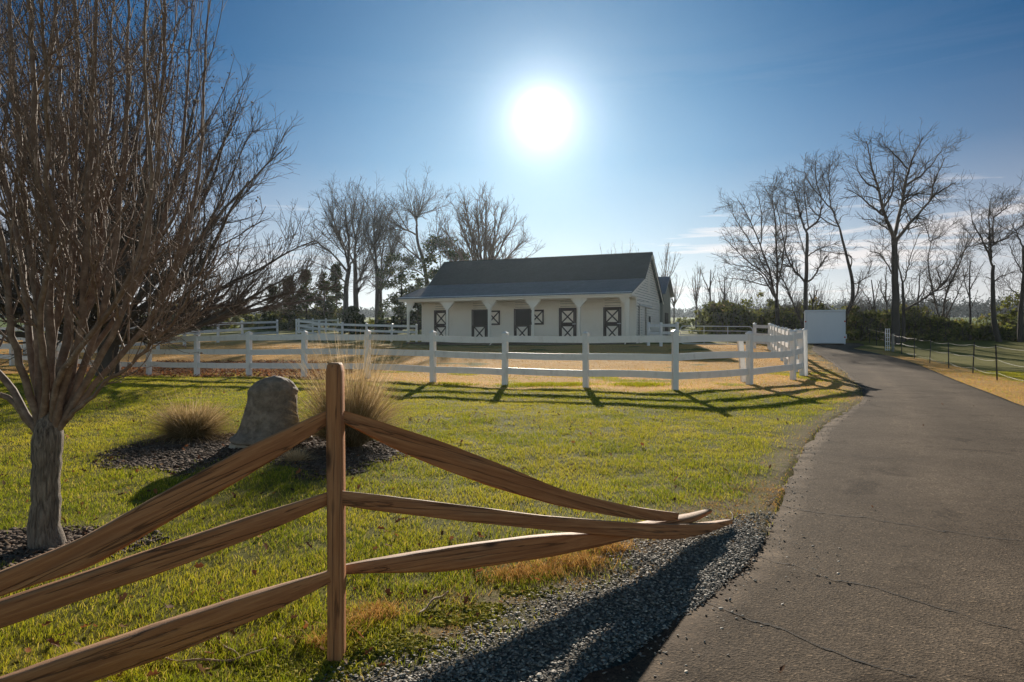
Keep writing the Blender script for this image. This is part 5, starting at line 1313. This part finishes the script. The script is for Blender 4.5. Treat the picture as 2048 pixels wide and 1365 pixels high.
# left of and behind the stable
traced('bare_tree', 'leafless tree at the left of the far group, limbs sweeping left', Z7, 94, [([(515,980),(520,760),(545,600)],1,.75)],
   [([(545,610),(500,430),(420,330),(370,240)],.5,.1),([(545,610),(560,430),(540,250),(530,120)],.55,.1),([(530,650),(430,520),(330,440),(260,390)],.5,.1),([(520,740),(420,640),(320,590),(250,560)],.35,.08),([(545,600),(600,480),(640,350)],.35,.1),([(540,480),(470,300),(440,200),(460,130)],.4,.08)], 401, LV_L, 0.340)
traced('bare_tree', 'leafless tree in the far group with limbs crossing to the right', Z7, 97, [([(600,960),(595,760),(590,550)],1,.7)],
   [([(590,560),(600,380),(650,240),(690,100)],.5,.1),([(600,800),(680,600),(740,450),(850,330)],.5,.1),([(590,600),(500,420),(450,280)],.45,.1),([(600,390),(580,250),(600,130)],.4,.08),([(640,700),(720,560),(780,470)],.35,.08),([(600,850),(660,740),(740,640)],.35,.08)], 402, LV_L, 0.350)
traced('bare_tree', 'tallest leafless tree of the far group, forking low', Z7, 95, [([(765,1010),(770,800),(760,600)],1,.7)],
   [([(760,610),(740,400),(740,230),(755,80)],.55,.1),([(775,770),(850,560),(900,420),(960,260)],.45,.1),([(768,760),(700,720),(660,690)],.3,.1),([(760,600),(680,420),(650,300)],.45,.1),([(745,400),(800,260),(830,150)],.45,.08),([(770,820),(840,700),(880,620)],.35,.08)], 403, LV_L, 0.350)
traced('bare_tree', 'slim leafless tree close to the right of the tallest far tree', Z7, 99, [([(805,1010),(790,820),(800,600)],.8,.5)],
   [([(800,610),(820,430),(850,300),(880,200)],.5,.1),([(795,760),(860,600),(900,500)],.4,.1),([(795,700),(740,600),(720,520)],.35,.1)], 404, LV_L, 0.260)
traced('bare_tree', 'twisted leafless tree with a round top just left of the stable roof', Z7, 90, [([(1165,900),(1160,720),(1130,560),(1085,430),(1075,300)],1,.45)],
   [([(1078,310),(1080,220),(1010,140),(960,115)],.4,.1),([(1080,230),(1150,190),(1220,180)],.35,.1),([(1115,600),(1040,510),(950,430),(890,370)],.42,.1),([(1085,350),(1020,320),(930,280),(880,230)],.4,.1),([(1130,570),(1200,480),(1240,400),(1230,300)],.4,.1),([(1078,290),(1070,190),(1060,110)],.35,.08),([(1080,240),(1120,140),(1150,100)],.35,.08),([(1150,700),(1080,640),(1040,600)],.3,.1)], 405, LV_L, 0.320)
dm_st = [([(1595,760),(1500,480),(1420,280),(1380,130)],.45,.08),([(1598,760),(1520,420),(1470,200),(1455,70)],.45,.08),([(1600,760),(1570,420),(1550,220),(1545,60)],.5,.08),([(1602,760),(1620,420),(1625,220),(1630,70)],.5,.08),([(1604,760),(1680,460),(1730,260),(1760,130)],.45,.08),([(1606,760),(1720,500),(1810,340),(1860,230)],.45,.08),([(1608,780),(1760,560),(1880,440),(1955,380)],.4,.08),([(1608,790),(1800,600),(1920,540),(1975,500)],.35,.08),([(1590,780),(1440,560),(1340,400),(1300,320)],.4,.08),([(1600,760),(1560,500),(1500,320),(1440,150)],.4,.08),([(1602,760),(1660,520),(1700,340),(1690,150)],.4,.08),([(1590,790),(1430,640),(1330,540),(1290,480)],.35,.08)]
traced('bare_tree', 'dome-shaped leafless tree rising behind the stable roof', Z7, 86, [([(1600,1020),(1600,880),(1600,760)],1.2,.9)], dm_st, 406, [dict(per_m=1.9, lmean=3.4, ldev=.3, ang=26, adev=8, up=.07, wander=.05, rratio=.5, rmin=.026, npts=9, t0=.25), dict(per_m=2.2, lmean=1.6, ldev=.3, ang=30, adev=10, up=.05, wander=.07, rratio=.6, rmin=.016, npts=6, t0=.08, src='all'), dict(per_m=1.8, lmean=.8, ldev=.3, ang=32, adev=10, up=.04, wander=.08, rratio=.7, rmin=.011, npts=4, t0=.05)], .42, cmat='twig_warm')
# pale thin trees just beyond the shed
LV_P = [dict(per_m=.9, lmean=2.0, ldev=.35, ang=28, adev=8, up=.10, wander=.05, rratio=.5, rmin=.02, npts=8, t0=.1), dict(per_m=1.4, lmean=.9, ldev=.3, ang=32, adev=10, up=.07, wander=.07, rratio=.6, rmin=.013, npts=5, t0=.1, src='all')]
def far_pole(px, d, H, seed, label):
    rg = np.random.default_rng(seed); k = (px-CX)/F; x, y = k*d, d; z = gz(x,y); st = []
    for i in range(7):
        az = rg.random()*6.28; e = np.array((x+math.cos(az)*H*.26*rg.random(), y+math.sin(az)*H*.2, z+H*(.75+.25*rg.random()))); h0 = H*(.25+.25*rg.random())
        st.append(([(x,y,z+h0),((x+e[0])/2+(e[0]-x)*.15,(y+e[1])/2,z+h0+(e[2]-z-h0)*.45),e],.07,.015))
    return bare_tree('bare_tree', label, [([(x,y,z-.3),(x,y,z+H*.3),(x+.1,y,z+H*.6)],.13,.05)], st, LV_P, seed, M['bark_far'], M['twig_warm'], sides=(7,5,3,3,3))
far_pole(1322, 100, 12.8, 501, 'pale feathery leafless tree above the metal shed roof')
far_pole(1392, 100, 9.2, 502, 'pale slender leafless tree standing alone right of the metal shed')
far_pole(1348, 104, 8.2, 503, 'low pale leafless tree close behind the metal shed')
far_pole(1225, 112, 12.9, 504, 'leafless treetop barely showing over the left of the stable ridge end')
far_pole(1262, 110, 12.6, 505, 'leafless treetop barely showing over the right of the stable ridge end')

# ------------------------------------------------------------------ evergreens, shrubs, brush
def sprays(cent, rad, per, size, seed, flat=.8):
    """leaf clumps: small faces spread through blobs; returns verts, faces, tint"""
    rg = np.random.default_rng(seed); n = len(cent)*per
    c = np.repeat(cent, per, 0); r = np.repeat(rad, per)
    d = rg.normal(size=(n,3)); d /= np.linalg.norm(d, axis=1, keepdims=True); p = c+d*(r*rg.random(n)**.45)[:,None]*np.array((1,1,flat))
    a = rg.normal(size=(n,3)); a /= np.linalg.norm(a, axis=1, keepdims=True); b = np.cross(a, rg.normal(size=(n,3))); b /= np.linalg.norm(b, axis=1, keepdims=True)
    s = size*(.5+.9*rg.random(n))[:,None]
    v = np.stack([p-a*s, p+b*s*.42, p+a*s, p-b*s*.42], 1)
    f = np.arange(n*4).reshape(-1,4)
    return v.reshape(-1,3), f, np.repeat(np.clip(rg.normal(.45,.22,n)+np.repeat(rg.normal(0,.13,len(cent)),per),0,1), 4)
def evergreen(px, ytop, d, wid, label, seed, nb=70, per=50, size=.20, mat='evergreen', cone=True, trunk=True, name='evergreen_tree', cat='tree', group=None, gap=.0):
    rg = np.random.default_rng(seed); k = (px-CX)/F; x, y = k*d, d; z = gz(x,y); H = EYE+(CY-ytop)/F*d-z
    h = (.06+.94*rg.random(nb)**1.15) if trunk else rg.random(nb)*.9
    rr = wid/2*((1.04-h)**.95 if cone else np.sqrt(np.clip(1-(2*h-1)**2*.8,0,1)) if trunk else np.sqrt(np.clip(1-h**2,0.02,1)))
    az = rg.random(nb)*6.283; q = rr*np.sqrt(rg.random(nb))
    c = np.stack([x+np.cos(az)*q, y+np.sin(az)*q, z+h*H], -1)
    v, f, t = sprays(c, H*.055+wid*.055*(.5+rg.random(nb)), per, size, seed+1)
    if not trunk:
        o = link(name, v, f, M[mat], loc=(x,y,z), attrs={'tint': t}); return tag(o, label, cat, group)
    th = thing(name, (x,y,z), label, cat, group)
    tm = TreeMesh(); tp, tr = stemset([([(x,y,z-.2),(x+.1,y,z+H*.5),(x,y,z+H*.95)], wid*.035, .03)], 8); tm.add(tp, tr, 6)
    bs_ = [([(x,y,ci[2]-.15*H*rg.random()), ci], .05, .02) for ci in c[::2]]
    bp, br = stemset(bs_, 5); tm.add(bp, br, 3); tm.build('trunk', M['bark_far'], th, (x,y,z))
    link('crown', v, f, M[mat], parent=th, loc=(x,y,z), attrs={'tint': t})
    return th
evergreen(578, 556, 92, 5.5, 'broad dark evergreen at the left of the far tree group', 601, 60)
evergreen(612, 540, 96, 4.2, 'pointed dark evergreen behind the gap in the far white fence', 602, 55)
evergreen(648, 548, 93, 4.5, 'dark ragged evergreen left of the round green shrub', 603, 50)
evergreen(545, 575, 98, 5, 'low brownish evergreen at the far left of the row', 604, 45)
evergreen(672, 530, 100, 4, 'tall thin evergreen among the far bare trunks', 605, 34, 90)
evergreen(802, 512, 92, 6.0, 'loose open evergreen just left of the stable', 606, 60, 80, cone=False)
evergreen(835, 560, 95, 3.5, 'small evergreen seen past the porch corner of the stable', 607, 34, 80)
evergreen(880, 480, 88, 5.4, 'evergreen with tan dead leaves peeking over the left roof slope', 608, 55, 80, cone=False)
evergreen(914, 500, 90, 4, 'small evergreen half hidden behind the left end of the roof ridge', 609, 34, 80, cone=False)
evergreen(707, 612, 70, 3.9, 'large round green shrub behind the far white fence', 611, 60, 260, .14, 'shrub', trunk=False, name='shrub', cat='shrub')
evergreen(762, 633, 72, 1.6, 'smaller round shrub right of the large green one', 612, 26, 220, .12, 'shrub', trunk=False, name='shrub', cat='shrub')
evergreen(789, 632, 75, 1.7, 'small dark shrub in front of the dark board fence', 613, 26, 220, .12, 'shrub', trunk=False, name='shrub', cat='shrub')

def brush(name, label, x0, x1, y0, y1, n, hmin, hmax, seed, per=34, size=.16, mat='brush', stems=True, top=None, leafh=.75):
    rg = np.random.default_rng(seed)
    x = x0+(x1-x0)*rg.random(n); y = y0+(y1-y0)*rg.random(n); z = ground(x,y)
    hm = hmin+(hmax-hmin)*vnoise(x,y,3.0,seed)**1.2*(.7+.5*rg.random(n))
    nb = 4; h = np.repeat(hm, nb)*(rg.random(n*nb)**.9)*leafh
    c = np.stack([np.repeat(x,nb)+rg.normal(0,.4,n*nb), np.repeat(y,nb)+rg.normal(0,.4,n*nb), np.repeat(z,nb)+h], -1)
    v, f, t = sprays(c, .30+.35*rg.random(n*nb), per, size, seed+1)
    o = link(name, v, f, M[mat], attrs={'tint': t}); tag(o, label, 'brush', kind='stuff')
    if stems:
        m = 5; xx = np.repeat(x,m)+rg.normal(0,.3,n*m); yy = np.repeat(y,m)+rg.normal(0,.3,n*m); zz = ground(xx,yy)
        hh = np.repeat(hm,m)*(.6+.7*rg.random(n*m)); q = np.linspace(0,1,6)
        dx = rg.normal(0,.22,n*m); dy = rg.normal(0,.22,n*m)
        p = np.stack([xx[:,None]+dx[:,None]*hh[:,None]*q**1.4, yy[:,None]+dy[:,None]*hh[:,None]*q**1.4, zz[:,None]+hh[:,None]*q], -1); p[:,1:] += rg.normal(0,.05,p[:,1:].shape)
        r = np.linspace(.016,.007,6)[None].repeat(n*m,0)
        cp, cr = children(p, r, rg, per_m=1.6, lmean=.65, ldev=.35, ang=38, adev=12, up=.08, wander=.1, rratio=.6, rmin=.007, npts=5, t0=.2)
        tm = TreeMesh(); tm.add(p, r, 3); tm.add(cp, cr, 3); o2 = tm.build(name+'_stems', M['twig_far'], None, None); tag(o2, label.replace('brush','bare brush stems'), 'brush', kind='stuff')
brush('hedgerow_brush', 'tangled green brush behind the tube gate and trailer', 17, 27.0, 58, 66, 150, 2.4, 5.6, 701, 40)
brush('hedgerow_brush', 'tangled green brush along the hedgerow right of the trailer', 27.6, 36.5, 56.5, 60, 90, 1.8, 4.2, 702, 40)
brush('hedgerow_brush', 'low tangled green brush under the tallest trees', 36, 46, 58, 61, 80, .8, 2.1, 703)
brush('hedgerow_brush', 'dense dark green brush at the right edge of the hedgerow', 40, 62, 55.5, 61, 170, 1.6, 5.2, 704)
brush('far_brush', 'brown brush under the far left treeline', -62, -26, 92, 106, 150, 1.5, 5.5, 705, 30, .3)
brush('far_brush', 'low brush behind the stable and shed', -20, 30, 100, 112, 120, .8, 2.6, 706, 24, .28)
# far wooded ridge
rg = np.random.default_rng(71)
n = 3400; a = rg.uniform(-.95,.95,n); d = rg.uniform(430,660,n); x = np.tan(a)*d; z = ground(x,d)
hh = np.interp(np.tan(a),[-1.2,-.3,.2,.42,.55,1.4],[6,5,5,8,13,13])*(.85+.3*rg.random(n))*(.7+.6*vnoise(x,d,60,3))
c = np.stack([x,d,z+hh*.55],-1)
v, f, t = sprays(c, hh*.55, 90, .8, 72, 1.1); o = link('far_woods', v, f, M['farwood'], attrs={'tint': t}); tag(o, 'distant wooded ridge beyond the green field', 'woods', kind='stuff')

# ------------------------------------------------------------------ air
m, nt, out = new_mat('haze_air')
pv = N(nt, 'ShaderNodeVolumePrincipled'); pv.inputs['Color'].default_value = (.74,.87,1,1); pv.inputs['Density'].default_value = .00014; pv.inputs['Anisotropy'].default_value = .72
L(nt, pv.outputs[0], out.inputs['Volume'])
hb = MB(); hb.box((-1800,-40,-6),(1800,2700,48)); ho = hb.build('haze', m); tag(ho, kind='stuff')
#@@END
